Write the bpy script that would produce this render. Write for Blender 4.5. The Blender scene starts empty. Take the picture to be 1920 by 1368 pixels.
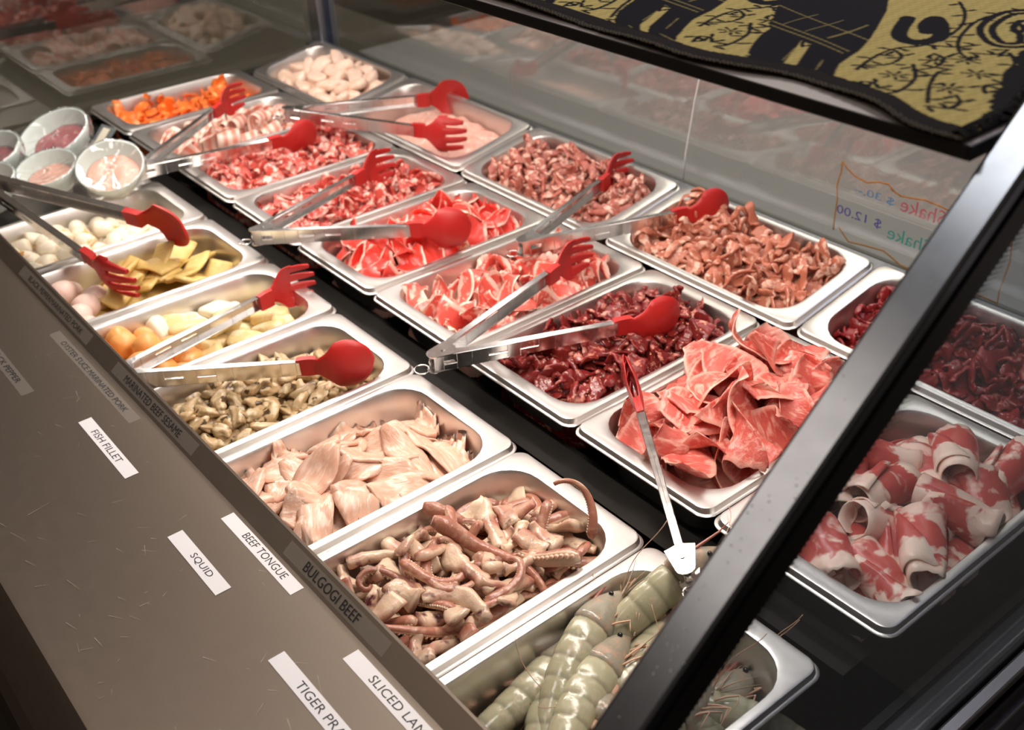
import bpy, math, random
import numpy as np
from mathutils import Matrix, Vector
SC = bpy.context.scene
COL = SC.collection
rng = np.random.default_rng(7)
random.seed(7)

# ------------------------------------------------------------------ camera
cam_d = bpy.data.cameras.new('camera'); cam = bpy.data.objects.new('camera', cam_d); COL.objects.link(cam)
CR = [[0.62991118, 0.77569466, -0.03885487], [0.40219357, -0.36858559, -0.83808412], [-0.66441872, 0.51229138, -0.54415559]]
M = Matrix(((CR[0][0], -CR[1][0], -CR[2][0], 0.99403434), (CR[0][1], -CR[1][1], -CR[2][1], -0.55273144),
            (CR[0][2], -CR[1][2], -CR[2][2], 0.62165513), (0, 0, 0, 1)))
cam.matrix_world = M
cam_d.sensor_width = 36; cam_d.lens = 2037.67 / 1920 * 36
cam_d.clip_start = 0.02; cam_d.clip_end = 50
cam_d.dof.use_dof = True; cam_d.dof.focus_distance = 0.92; cam_d.dof.aperture_fstop = 8.0
SC.camera = cam
# ------------------------------------------------------------------ world, lights, exposure
w = bpy.data.worlds.new('world'); SC.world = w; w.use_nodes = True
bg = w.node_tree.nodes['Background']; bg.inputs[0].default_value = (0.30, 0.235, 0.19, 1); bg.inputs[1].default_value = 0.35
SC.view_settings.view_transform = 'Standard'; SC.view_settings.look = 'None'
SC.view_settings.exposure = 0.0; SC.view_settings.gamma = 1; SC.view_settings.use_curve_mapping = False
def area(name, loc, target, sx, sy, power, color):
    d = bpy.data.lights.new(name, 'AREA'); d.shape = 'RECTANGLE'; d.size = sx; d.size_y = sy; d.energy = power; d.color = color
    o = bpy.data.objects.new(name, d); COL.objects.link(o); o.location = loc
    o.rotation_euler = (Vector(target) - Vector(loc)).to_track_quat('-Z', 'Y').to_euler()
    return o
# the LED strip under the front edge of the top shelf
strip_light = area('case_strip_and_fill_light', (-0.1, 0.0, 0.3905), (-0.1, 0.02, 0), 1.6, 0.034, 7.9, (1.0, 0.91, 0.83))
strip_light.rotation_euler = (math.radians(-2), 0, 0)
back_fill = area('case_strip_and_fill_light', (-0.1, 0.34, 0.385), (-0.1, 0.34, 0), 1.6, 0.03, 2.2, (1.0, 0.92, 0.86)); back_fill.rotation_euler = (0, 0, 0)  # added fill light without a fixture, brightens the middle and back pan rows
# ceiling lamps of the shop
area('shop_ceiling_lamp', (0.5, 1.5, 2.3), (0.3, 0.6, 0), 0.9, 0.5, 9, (0.55, 0.62, 1.0))
area('shop_ceiling_lamp', (0.0, -0.25, 2.25), (0.1, -0.25, 0), 0.5, 0.5, 9, (1.0, 0.95, 0.9))
area('shop_ceiling_lamp', (-0.4, -1.5, 2.3), (0.2, -0.3, 0), 0.8, 0.8, 8, (1.0, 0.84, 0.7))
area('shop_ceiling_lamp', (-0.9, 2.2, 2.3), (-0.3, 1.4, 0), 1.2, 1.2, 38, (1.0, 0.9, 0.8))

# ------------------------------------------------------------------ helpers
def tag(o, label=None, cat=None, group=None, kind=None):
    if label: o['label'] = label
    if cat: o['category'] = cat
    if group: o['group'] = group
    if kind: o['kind'] = kind
    return o
def mk(name, V, F, mat, parent=None, uv=None, smooth=True, sharp=None):
    """one mesh object; V is (n,3), F a list of index tuples or an (n,4) array; uv per vertex"""
    V = np.asarray(V, float); me = bpy.data.meshes.new(name)
    me.from_pydata(V.tolist(), [], F.tolist() if hasattr(F, 'tolist') else F)
    if mat: me.materials.append(mat)
    if smooth: me.polygons.foreach_set('use_smooth', [True] * len(me.polygons))
    if uv is not None:
        lay = me.uv_layers.new(name='UVMap'); idx = np.zeros(len(me.loops), int); me.loops.foreach_get('vertex_index', idx)
        lay.data.foreach_set('uv', np.asarray(uv, np.float32)[idx].ravel())
    if sharp is not None:
        me.set_sharp_from_angle(angle=math.radians(sharp))
    o = bpy.data.objects.new(name, me); COL.objects.link(o)
    if parent: o.parent = parent
    return o
def empty(name, loc=(0, 0, 0), rz=0.0):
    o = bpy.data.objects.new(name, None); o.empty_display_size = .02; COL.objects.link(o); o.location = loc; o.rotation_euler = (0, 0, rz); return o
def copy_tree(o, parent=None):
    c = o.copy(); COL.objects.link(c)
    if parent: c.parent = parent
    for ch in list(o.children): copy_tree(ch, c)
    return c
class MB:
    def __init__(s): s.V = []; s.F = []; s.U = []; s.n = 0
    def add(s, V, F, uv=None):
        V = np.asarray(V, float); s.V.append(V); s.F += [tuple(int(i) + s.n for i in f) for f in F]
        s.U.append(np.zeros((len(V), 2)) if uv is None else np.asarray(uv)); s.n += len(V); return s
    def box(s, a, b, M=None):
        x0, y0, z0 = a; x1, y1, z1 = b
        V = np.array([(x0,y0,z0),(x1,y0,z0),(x1,y1,z0),(x0,y1,z0),(x0,y0,z1),(x1,y0,z1),(x1,y1,z1),(x0,y1,z1)], float)
        if M is not None: V = xf(M, V)
        return s.add(V, [(0,3,2,1),(4,5,6,7),(0,1,5,4),(1,2,6,5),(2,3,7,6),(3,0,4,7)])
    def arr(s): return np.concatenate(s.V), s.F, np.concatenate(s.U)
    def build(s, name, mat, parent=None, smooth=False, sharp=None):
        V, F, U = s.arr(); return mk(name, V, F, mat, parent, U, smooth, sharp)
def xf(M, V):
    A = np.array(M); return V @ A[:3, :3].T + A[:3, 3]
def bevel(o, w=.001, seg=2):
    m = o.modifiers.new('bevel', 'BEVEL'); m.width = w; m.segments = seg; m.limit_method = 'ANGLE'; return o
def tube(P, caps=True, closed=True):
    """P (n,m,3): n rings of m points -> V,F,UV (uv.x along, uv.y round)"""
    n, m, _ = P.shape; V = P.reshape(-1, 3); F = []
    for i in range(n - 1):
        for j in range(m if closed else m - 1):
            k = (j + 1) % m; F.append((i*m+j, i*m+k, (i+1)*m+k, (i+1)*m+j))
    if caps and closed:
        F.append(tuple(range(m))[::-1]); F.append(tuple((n-1)*m + j for j in range(m)))
    u = np.repeat(np.linspace(0, 1, n), m); v = np.tile(np.arange(m) / m, n)
    return V, F, np.stack([u, v], 1)
def frames(path, up=(0, 0, 1)):
    T = np.gradient(path, axis=0); T /= np.linalg.norm(T, axis=1)[:, None] + 1e-9
    up = np.broadcast_to(np.asarray(up, float), path.shape)
    S = np.cross(up, T); S /= np.linalg.norm(S, axis=1)[:, None] + 1e-9
    N = np.cross(T, S); return T, S, N
def pipe(path, r, m=8, caps=True):
    path = np.asarray(path, float); r = np.broadcast_to(np.asarray(r, float), (len(path),))
    T = np.gradient(path, axis=0); T /= np.linalg.norm(T, axis=1)[:, None] + 1e-9
    u = np.array([0, 0, 1.]) if abs(T[0][2]) < .9 else np.array([1., 0, 0]); S = []
    for t in T:
        u = u - t * (u @ t); u /= np.linalg.norm(u) + 1e-9; S.append(u.copy())
    S = np.array(S); N = np.cross(T, S); a = np.linspace(0, 2*math.pi, m, endpoint=False)
    P = path[:, None] + r[:, None, None] * (S[:, None] * np.cos(a)[None, :, None] + N[:, None] * np.sin(a)[None, :, None])
    return tube(P, caps)
def sn(P, seed, sc):
    """cheap smooth noise"""
    g = np.random.default_rng(seed); o = 0
    for k in range(4):
        d = g.normal(size=3); d /= np.linalg.norm(d); o = o + np.sin((P @ d) * sc * (1 + .6*k) + g.uniform(0, 6.28)) / (1 + .5*k)
    return o / 2.4
def fix(V, F):
    """outward orientation of a closed shell"""
    s = 0.0
    for f in F:
        a = V[f[0]]
        for i in range(1, len(f) - 1): s += a @ np.cross(V[f[i]], V[f[i+1]])
    return F if s > 0 else [f[::-1] for f in F]
def strip(path, wd, th, roll=0.0, m=8, pw=.7):
    path = np.asarray(path, float); n = len(path)
    T, S, N = frames(path); roll = np.broadcast_to(np.asarray(roll, float), (n,))[:, None]
    S2 = S*np.cos(roll) + N*np.sin(roll); N2 = -S*np.sin(roll) + N*np.cos(roll)
    a = np.linspace(0, 2*math.pi, m, endpoint=False); ca, sa = np.cos(a), np.sin(a)
    cx = np.sign(ca)*np.abs(ca)**pw; cy = np.sign(sa)*np.abs(sa)**pw
    wd = np.broadcast_to(np.asarray(wd, float), (n,)); th = np.broadcast_to(np.asarray(th, float), (n,))
    P = path[:, None] + S2[:, None]*(wd[:, None]/2*cx)[..., None] + N2[:, None]*(th[:, None]/2*cy)[..., None]
    return P
def curl(L, W, t, kap, outline=None, n=22, m=9, cone=0.0, wave=0.0, seed=0, spiral=0.0):
    """a slice of meat L x W x t bent with curvature kap(u) about its cross axis"""
    u = np.linspace(0, 1, n); v = np.linspace(-1, 1, m); du = L / (n - 1)
    K = np.array([kap(x) for x in u]); X = np.zeros((n, m, 3)); Nn = np.zeros((n, m, 3))
    for j, vv in enumerate(v):
        k = K * (1 + cone * vv); a = np.concatenate([[0], np.cumsum((k[1:] + k[:-1]) / 2 * du)])
        x = np.concatenate([[0], np.cumsum(np.cos((a[1:] + a[:-1]) / 2) * du)]); z = np.concatenate([[0], np.cumsum(np.sin((a[1:] + a[:-1]) / 2) * du)])
        o = np.array([outline(q) for q in u]) if outline else np.ones(n)
        X[:, j, 0] = x; X[:, j, 1] = vv * W / 2 * o + spiral * u * W; X[:, j, 2] = z
        Nn[:, j, 0] = -np.sin(a); Nn[:, j, 2] = np.cos(a)
    if wave:
        w_ = sn(np.stack([np.repeat(u, m)*L, np.tile(v, n)*W/2, np.zeros(n*m)], 1), seed, 110).reshape(n, m)
        X = X + Nn * (w_ * wave * (0.35 + np.abs(v)[None, :]))[..., None]
    tt = t * np.minimum(1, .35 + 3 * (1 - np.abs(v)))[None, :, None]
    top = X + Nn * tt / 2; bot = X - Nn * tt / 2
    P = np.concatenate([top, bot[:, ::-1]], 1); V, F, U = tube(P)
    vv = np.concatenate([(v + 1) / 2, ((v + 1) / 2)[::-1]]); U[:, 1] = np.tile(vv, n)
    V = V - V.mean(0); return V, F, U
def blob(rx, ry, rz, seed=0, amp=.15, sc=2.5, pw=1.0, nu=14, nv=10, bend=0.0):
    th = np.linspace(0, math.pi, nv)[1:-1]; ph = np.linspace(0, 2*math.pi, nu, endpoint=False)
    def sp(c): return np.sign(c) * np.abs(c)**pw
    V = [(0, 0, 1)]
    for t in th:
        for p in ph: V.append((sp(math.sin(t))*sp(math.cos(p)), sp(math.sin(t))*sp(math.sin(p)), sp(math.cos(t))))
    V.append((0, 0, -1)); V = np.array(V, float); F = []
    for j in range(nu): F.append((0, 1 + j, 1 + (j+1) % nu))
    for i in range(len(th) - 1):
        for j in range(nu): a = 1 + i*nu; F.append((a+j, a+nu+j, a+nu+(j+1) % nu, a+(j+1) % nu))
    a = 1 + (len(th)-1)*nu
    for j in range(nu): F.append((len(V)-1, a+(j+1) % nu, a+j))
    n = sn(V, seed, sc); V = V * (1 + amp * n)[:, None]
    U = np.stack([V[:, 0]*.5+.5, V[:, 1]*.5+.5], 1)
    V = V * np.array([rx, ry, rz])
    if bend: V[:, 1] += bend * (V[:, 0]/rx)**2 * ry
    return V, F, U

# ------------------------------------------------------------------ materials
def mat(name, color=(.5,.5,.5), rough=.5, metal=0.0, **kw):
    m = bpy.data.materials.new(name); m.use_nodes = True; b = m.node_tree.nodes['Principled BSDF']
    b.inputs['Base Color'].default_value = (*color, 1); b.inputs['Roughness'].default_value = rough; b.inputs['Metallic'].default_value = metal
    for k, v in kw.items(): b.inputs[k.replace('_', ' ')].default_value = v
    return m
def nd(m, t, **kw):
    n = m.node_tree.nodes.new(t)
    for k, v in kw.items():
        if k.startswith('i_'): n.inputs[k[2:].replace('_', ' ')].default_value = v
        else: setattr(n, k, v)
    return n
def lk(m, a, b): m.node_tree.links.new(a, b)
def ramp(m, fac, stops, interp='LINEAR'):
    r = nd(m, 'ShaderNodeValToRGB'); r.color_ramp.interpolation = interp; e = r.color_ramp.elements
    while len(e) < len(stops): e.new(.5)
    for k, (p, c) in enumerate(stops): e[k].position = p; e[k].color = (*c, 1) if len(c) == 3 else c
    if fac is not None: lk(m, fac, r.inputs[0])
    return r.outputs[0]
def noise(m, scale, detail=3, stretch=None, coord='Object', rand=True, dist=0.0, rough=.55):
    tc = nd(m, 'ShaderNodeTexCoord'); out = tc.outputs[coord]
    if stretch:
        mp = nd(m, 'ShaderNodeMapping'); mp.inputs['Scale'].default_value = stretch; lk(m, out, mp.inputs[0]); out = mp.outputs[0]
    n = nd(m, 'ShaderNodeTexNoise', noise_dimensions='4D', i_Scale=scale, i_Detail=detail, i_Roughness=rough, i_Distortion=dist)
    lk(m, out, n.inputs['Vector'])
    if rand:
        oi = nd(m, 'ShaderNodeObjectInfo'); ma = nd(m, 'ShaderNodeMath', operation='MULTIPLY'); ma.inputs[1].default_value = 37.0
        lk(m, oi.outputs['Random'], ma.inputs[0]); lk(m, ma.outputs[0], n.inputs['W'])
    return n.outputs['Fac']
def bump(m, fac, strength=.3, dist=.001):
    b = nd(m, 'ShaderNodeBump', i_Strength=strength, i_Distance=dist); lk(m, fac, b.inputs['Height'])
    lk(m, b.outputs[0], m.node_tree.nodes['Principled BSDF'].inputs['Normal'])
def math_(m, op, a, b):
    n = nd(m, 'ShaderNodeMath', operation=op)
    for i, x in enumerate((a, b)):
        if isinstance(x, (int, float)): n.inputs[i].default_value = x
        else: lk(m, x, n.inputs[i])
    return n.outputs[0]
def mix(m, f, a, b, mode='MIX'):
    n = nd(m, 'ShaderNodeMix', data_type='RGBA', blend_type=mode)
    for i, x in ((0, f), (6, a), (7, b)):
        if isinstance(x, (int, float)): n.inputs[i].default_value = x
        elif isinstance(x, tuple): n.inputs[i].default_value = (*x, 1)
        else: lk(m, x, n.inputs[i])
    return n.outputs[2]
def steel(name, col=(.62,.59,.56), rough=.3, scratch=.12, stretch=(30, 30, 30), bscale=9):
    m = mat(name, col, rough, 1.0); f = noise(m, bscale, 5, stretch, rand=False)
    b = m.node_tree.nodes['Principled BSDF']
    r = nd(m, 'ShaderNodeMapRange'); lk(m, f, r.inputs[0]); r.inputs[3].default_value = rough - scratch; r.inputs[4].default_value = rough + scratch
    lk(m, r.outputs[0], b.inputs['Roughness']); bump(m, f, .05, .0004); return m
def meat(name, lean, lean2, fat, amt=.5, scale=55, stretch=None, rough=.28, sharpn=.08, sss=.25, bmp=.5, tint=.25, specks=None, uvband=None, vary=.12, bscale=260):
    """wet marbled meat: lean with two reds, fat streaks by noise (and by bands across the slice), fine fibre bump"""
    m = mat(name, lean, rough); b = m.node_tree.nodes['Principled BSDF']
    n1 = noise(m, scale, 3, stretch, dist=.6); n2 = noise(m, scale * .4, 2, stretch)
    oi = nd(m, 'ShaderNodeObjectInfo')
    leanc = mix(m, n2, lean, lean2)
    f = n1
    if uvband:
        tc = nd(m, 'ShaderNodeTexCoord'); sp = nd(m, 'ShaderNodeSeparateXYZ'); lk(m, tc.outputs['UV'], sp.inputs[0])
        d = math_(m, 'MULTIPLY', math_(m, 'SUBTRACT', n1, .5), uvband[1]); vv = math_(m, 'ADD', sp.outputs[1], d)
        band = ramp(m, vv, uvband[0]); f = band
        col = mix(m, band, leanc, fat)
        mar = ramp(m, n1, [(amt, (0,0,0)), (amt + sharpn, (1,1,1))]); col = mix(m, math_(m, 'MULTIPLY', mar, uvband[2]), col, fat)
    else:
        f = ramp(m, n1, [(amt, (0,0,0)), (amt + sharpn, (1,1,1))]); col = mix(m, f, leanc, fat)
    # per piece variation in value
    vr = nd(m, 'ShaderNodeMapRange'); lk(m, oi.outputs['Random'], vr.inputs[0]); vr.inputs[3].default_value = 1 - vary; vr.inputs[4].default_value = 1 + vary
    hs = nd(m, 'ShaderNodeHueSaturation'); lk(m, vr.outputs[0], hs.inputs['Value']); lk(m, col, hs.inputs['Color']); col = hs.outputs[0]
    if specks:
        vt = nd(m, 'ShaderNodeTexVoronoi', i_Scale=specks[0], feature='F1'); tc = nd(m, 'ShaderNodeTexCoord'); lk(m, tc.outputs['Object'], vt.inputs['Vector'])
        sp_ = ramp(m, vt.outputs['Distance'], [(specks[1], (1,1,1)), (specks[1] + .04, (0,0,0))]); 
        sel = ramp(m, noise(m, scale * .7, 2), [(.48, (0,0,0)), (.52, (1,1,1))])
        col = mix(m, math_(m, 'MULTIPLY', sp_, sel), col, specks[2])
    lk(m, col, b.inputs['Base Color'])
    b.inputs['Subsurface Weight'].default_value = sss; b.inputs['Subsurface Radius'].default_value = (1, .35, .2); b.inputs['Subsurface Scale'].default_value = .004
    b.inputs['Specular IOR Level'].default_value = .55
    bump(m, noise(m, bscale, 3, stretch), bmp, .0008)
    return m
def glass_mat(name, tint=(1,1,1), ior=1.52, haze=0.0, hazecol=(.8,.85,.9)):
    m = bpy.data.materials.new(name); m.use_nodes = True; nt = m.node_tree; nt.nodes.clear()
    o = nd(m, 'ShaderNodeOutputMaterial'); tr = nd(m, 'ShaderNodeBsdfTransparent'); tr.inputs[0].default_value = (*tint, 1)
    gl = nd(m, 'ShaderNodeBsdfGlossy'); gl.inputs['Roughness'].default_value = .015; fr = nd(m, 'ShaderNodeFresnel'); ge = nd(m, 'ShaderNodeNewGeometry'); mr = nd(m, 'ShaderNodeMapRange'); mr.inputs[3].default_value = ior; mr.inputs[4].default_value = 1/ior
    lk(m, ge.outputs['Backfacing'], mr.inputs[0]); mr2 = mr.outputs[0]; lk(m, mr2, fr.inputs[0])
    mx = nd(m, 'ShaderNodeMixShader'); lk(m, fr.outputs[0], mx.inputs[0]); lk(m, tr.outputs[0], mx.inputs[1]); lk(m, gl.outputs[0], mx.inputs[2])
    out = mx.outputs[0]
    if haze:
        df = nd(m, 'ShaderNodeBsdfDiffuse'); df.inputs[0].default_value = (*hazecol, 1); m2 = nd(m, 'ShaderNodeMixShader'); m2.inputs[0].default_value = haze
        lk(m, out, m2.inputs[1]); lk(m, df.outputs[0], m2.inputs[2]); out = m2.outputs[0]
    lk(m, out, o.inputs[0]); return m

M_pan = steel('pan_steel', (.68,.65,.62), .36, .08, (14, 14, 14), 12)
M_counter = steel('counter_steel', (.315,.258,.212), .47, .035, (10, 14, 10), 7)
M_dark = mat('dark_well_steel', (.018,.017,.016), .45, .6)
M_plate = steel('deck_plate_steel', (.022,.020,.018), .45, .08)
M_bar = steel('frame_steel', (.16,.175,.20), .22, .06, (5, 5, 5), 8)
M_chrome = steel('tong_steel', (.78,.76,.74), .2, .08, (60, 60, 10), 4)
M_black = mat('black_paint', (.008,.008,.009), .4)
M_red = mat('red_silicone', (.46,.014,.012), .45, 0, Subsurface_Weight=.1, Subsurface_Scale=.004)
M_white = mat('white_label_paper', (.80,.78,.80), .6)
M_ink = mat('black_label_ink', (.012,.010,.012), .5)
M_tape = mat('clear_tape', (.75,.70,.64), .35, .0, Alpha=.06)
M_glass = glass_mat('front_glass', (.93,.95,.94), 1.95)
M_glass3 = glass_mat('far_glass', (.93,.95,.94), 1.8)
M_glass2 = glass_mat('end_glass', (.80,.84,.88), haze=.05)

# ------------------------------------------------------------------ the case (structure and large things)
# building axes: x runs along the counter towards the near end, y towards the customers, z up, 0 = rims of the front pans
def plank(name, a, b, m, label=None, cat=None, kind=None, parent=None, bev=.001):
    o = MB().box(a, b).build(name, m, parent)
    if bev: bevel(o, bev)
    return tag(o, label, cat, None, kind)
CN = empty('stainless_counter', (0, -.45, 0)); tag(CN, 'brown-grey stainless steel counter ledge with scratches and raised back edge', 'counter')
def counter_sheet():
    prof = [(-.2868, .0325), (-.2875, .0335), (-.2895, .0330), (-.305, .0212), (-.309, .0200), (-.484, .0195), (-.489, .0185), (-.497, .010), (-.515, -.022), (-.518, -.12)]
    top = np.array(prof); bot = top.copy(); bot[:, 1] -= .002; bot[-3:, 0] += .003; ring = np.concatenate([top, bot[::-1]])
    xs = np.linspace(-.96, 1.15, 12); P = np.array([[(x, y, z) for y, z in ring] for x in xs]); P[:, :, 1] += .45
    V, F, U = tube(P); o = mk('counter_top', V, fix(V, F), M_counter, CN, U); o.data.set_sharp_from_angle(angle=math.radians(20)); return o
counter_sheet()
# scratches on the counter
g = np.random.default_rng(3); mb = MB()
for k in range(120):
    x, y = g.uniform(-.1, .75), g.uniform(-.48, -.315); a = g.normal(.6, .9); l = g.uniform(.002, .014) * (1 if g.random() < .8 else 1.8); wd = g.uniform(.00012, .00028)
    if y + l > -.31: continue
    d = np.array([math.cos(a), math.sin(a)]); s = np.array([-d[1], d[0]]) * wd; p = np.array([x, y]); z = .02015
    q = p + d * l; q[1] = min(q[1], -.31)
    mb.add([(*(p - s), z), (*(q - s*.3), z), (*(q + s*.3), z), (*(p + s), z)], [(0, 1, 2, 3)])
sc = mb.build('scratch_marks', mat('scratch_bright', (.50,.43,.37), .45, .5), CN); sc.location = (0, .45, 0); tag(sc, kind='stuff')
plank('counter_front_panel', (-.96, -.50, -.75), (1.15, -.487, -.03), mat('grimy_panel', (.05,.035,.018), .6), 'dark grimy front panel below the steel counter ledge', 'panel')

WELL = empty('refrigerated_well', (0, 0, -.16)); tag(WELL, 'black refrigerated well of the display case holding the steel pans', 'display case')
mb = MB(); mb.box((-.95, -.345, -.17), (.735, .50, -.16)); mb.box((-.95, -.353, -.17), (.735, -.345, -.012)); mb.box((-.95, .497, -.17), (.735, .503, -.03)); mb.box((-.955, -.353, -.17), (-.948, .503, -.03)); mb.box((.728, -.353, -.17), (.735, .503, -.06))
for v in mb.V: v[:, 2] += .16
mb.build('well_shell', M_dark, WELL)
o = MB().box((-.935, -.026, -.033), (.701, .012, -.030)).box((.690, .012, -.033), (.701, .49, -.030)).box((-.935, -.026, -.06), (.701, -.024, -.033)).build('deck_plate', M_plate, WELL); o.location = (0, 0, .16)
o = MB().box((-.945, .4665, -.03), (.725, .497, .004)).build('back_ledge', steel('ledge_steel', (.32,.33,.36), .35), WELL); o.location = (0, 0, .16)
o = MB().box((-.945, -.345, -.03), (-.52, -.03, -.020)).box((-.945, -.03, -.03), (-.915, .49, -.020)).build('end_plate', steel('end_plate_steel', (.22,.2,.18), .4), WELL); o.location = (0, 0, .16)

# glass panes
def slab(name, a, b, m, kind='structure', parent=None):
    o = MB().box(a, b).build(name, m, parent); tag(o, kind=kind) if kind else None; return o
FG = slab('window_1', (-.94, .5135, -.03), (.735, .5175, .42), M_glass)
EG = slab('window_2', (-.957, -.34, -.03), (-.953, .51, .42), M_glass3)
# corner post
o = MB().box((-.965, .490, -.17), (-.925, .53, .52)).build('corner_post', steel('post_steel', (.42,.42,.45), .35)); bevel(o, .003)
tag(o, 'grey steel corner post at the far end of the glass case', 'post')
o = MB().box((-.925, .5055, -.03), (-.917, .512, .42)).build('glass_seal', mat('seal_blue', (.02,.025,.05), .4), o)
# glass joint
o = pipe([(.026, .5125, .0), (.028, .5125, .04), (.040, .5125, .12), (.055, .5125, .2), (.08, .5125, .33)], .0011, 6)
o = mk('glass_joint', o[0], fix(o[0], o[1]), mat('joint_silicone', (.75,.73,.72), .4)); tag(o, 'thin pale slanting seam on the long front glass', 'seam')

# near end: slanting frame bar with glass pane below it
def slant(y): return .179 + (y + .316) * (.399 - .179) / (-.046 + .316)
d = np.array([0, .27, .22]); d /= np.linalg.norm(d); nrm = np.array([0, -d[2], d[1]])
def barbox(mbx, x0, x1, s0, s1, n0, n1):
    P0 = np.array([0, -.316, .179]); V = []
    for s in (s0, s1):
        for x, n in ((x0, n0), (x1, n0), (x1, n1), (x0, n1)): V.append(P0 + np.array([x, 0, 0]) + d*s + nrm*n)
    return mbx.add(V, [(0,3,2,1),(4,5,6,7),(0,1,5,4),(1,2,6,5),(2,3,7,6),(3,0,4,7)])
BAR = empty('slanting_frame', (.745, -.47, .05)); tag(BAR, 'slanting steel edge bar framing the near end glass', 'frame bar')
o = barbox(MB(), .735, .7585, -.205, .52, -.012, 0).build('metal_bar', M_bar, BAR); bevel(o, .0022, 3); o.location = (-.745, .47, -.05)
o = barbox(MB(), .7555, .7600, -.205, .52, -.030, -.0122).build('black_seal', M_black, BAR); o.location = (-.745, .47, -.05)
g = np.random.default_rng(5); mb = MB()
for k in range(80):
    s = g.uniform(-.19, .16) if g.random() < .75 else g.uniform(-.19, .3); x = g.uniform(.737, .7575); r = g.uniform(.0003, .0008) * (1.2 if s < .0 else .6)
    c = np.array([0, -.316, .179]) + d*s + nrm*.0005 + np.array([x, 0, 0]); a = np.linspace(0, 6.283, 7)[:-1]
    mb.add([c + np.array([1, 0, 0])*r*math.cos(t) + d*r*1.3*math.sin(t) for t in a], [tuple(range(6))])
o = mb.build('splash_specks', mat('dried_specks', (.80,.82,.85), .7), BAR); o.location = (-.745, .47, -.05); tag(o, kind='stuff')
# near end glass pane (x ~ .758)
def endglass():
    P0 = np.array([-.316, .179]); a = P0 + np.array([d[1], d[2]])*(-.16) + np.array([nrm[1], nrm[2]])*(-.012); b = P0 + np.array([d[1], d[2]])*.50 + np.array([nrm[1], nrm[2]])*(-.012)
    poly = [a, b, (.512, b[1]), (.512, -.06), (a[0], -.06)]
    V = [(x, y, z) for x in (.7535, .7575) for y, z in poly]; n = 5
    F = [tuple(range(n))[::-1], tuple(range(n, 2*n))] + [(i, (i+1) % n, n + (i+1) % n, n + i) for i in range(n)]
    V = np.array(V); return mk('window_3', V, fix(V, F), M_glass2, smooth=False)
NG = endglass(); tag(NG, kind='structure')
mb = MB()
for row in range(6):
    for k in range(170):
        s = -.15 + (k + .5*(row % 2)) * .0037; n = -.0335 - row * .0021; r = (.00095, .00095, .0009, .0008, .0006, .00045)[row]
        c = np.array([.7579, -.316, .179]) + d*s + nrm*n; a = np.linspace(0, 6.283, 9)[:-1]
        mb.add([c + nrm*r*math.cos(t) + d*r*math.sin(t) for t in a], [tuple(range(8))])
mb.build('dot_border', mat('dot_frit', (.012,.012,.014), .5), NG)
# base rails outside the near end
for k, (x0, z0, y0, z1, hh, ww) in enumerate([(.762, -.066, -.35, -.075, .010, .012), (.762, -.120, -.35, -.14, .03, .014)]):
    o = MB().box((x0, y0, z0 - hh), (x0 + ww, .62, z0)).build('base_rail', steel('rail_steel', (.34,.33,.34), .35)); bevel(o, .002)
    tag(o, ['upper steel rail along the foot of the near end glass', 'lower wider steel rail below the near end glass'][k], 'rail')
plank('case_end_panel', (.737, -.40, -.75), (.760, .60, -.064), mat('end_panel_dark', (.012,.013,.016), .5), 'dark end panel of the case below the near glass', 'panel')
plank('customer_shelf', (.762, -.35, -.75), (.80, .62, -.152), mat('rail_front', (.10,.098,.105), .5), 'dark grey ledge panel under the lower steel rail', 'panel')

# top shelf with cloth
SH = empty('top_shelf', (-.1, .1, .4)); tag(SH, 'glass top shelf of the case with a black front edge strip', 'shelf')
SHX0 = -.95
def sp(name, a, b, m):
    o = MB().box((a[0]+.1, a[1]-.1, a[2]-.4), (b[0]+.1, b[1]-.1, b[2]-.4)).build(name, m, SH); bevel(o, .0008); return o
sp('shelf_panel', (SHX0, -.0530, .3995), (.732, .52, .4075), mat('shelf_grey', (.30,.265,.25), .4))
sp('front_strip', (SHX0, -.0545, .3995), (.732, -.0530, .4080), M_black)
sp('end_strip', (.7322, -.0545, .3995), (.7335, .52, .4080), M_black)
sp('lamp_housing', (-.92, -.019, .3915), (.72, .020, .3980), mat('lamp_housing_white', (.5,.5,.5), .5))

# ------------------------------------------------------------------ room around
o = plank('floor', (-6, -5, -.80), (5, 6, -.75), mat('floor_tile', (.035,.028,.022), .5), kind='structure', bev=0)
def wallmat(name, c1, c2, sc):
    m = mat(name, c1, .8); f = noise(m, sc, 2, rand=False); lk(m, mix(m, ramp(m, f, [(.35, (0,0,0)), (.65, (1,1,1))]), c1, c2), m.node_tree.nodes['Principled BSDF'].inputs['Base Color']); return m
plank('wall_back', (-6, 2.6, -.75), (5, 2.7, 2.6), wallmat('wall_back_paint', (.36,.33,.28), (.30,.28,.25), 1.5), kind='structure', bev=0)
plank('wall_left', (-3.1, -5, -.75), (-3.0, 2.6, 2.6), wallmat('wall_left_paint', (.10,.085,.06), (.08,.07,.05), 2), kind='structure', bev=0)
plank('customer_counter', (-.98, .60, -.75), (1.6, 1.25, -.05), mat('customer_counter_top', (.34,.32,.29), .45), 'grey customer side counter standing behind the front glass', 'counter', bev=.004)
plank('side_cabinet', (-1.9, -.9, -.75), (-1.02, .9, -.12), mat('side_cabinet_top', (.13,.115,.085), .4), 'dark olive cabinet behind the far end glass', 'cabinet', bev=.004)

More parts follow.
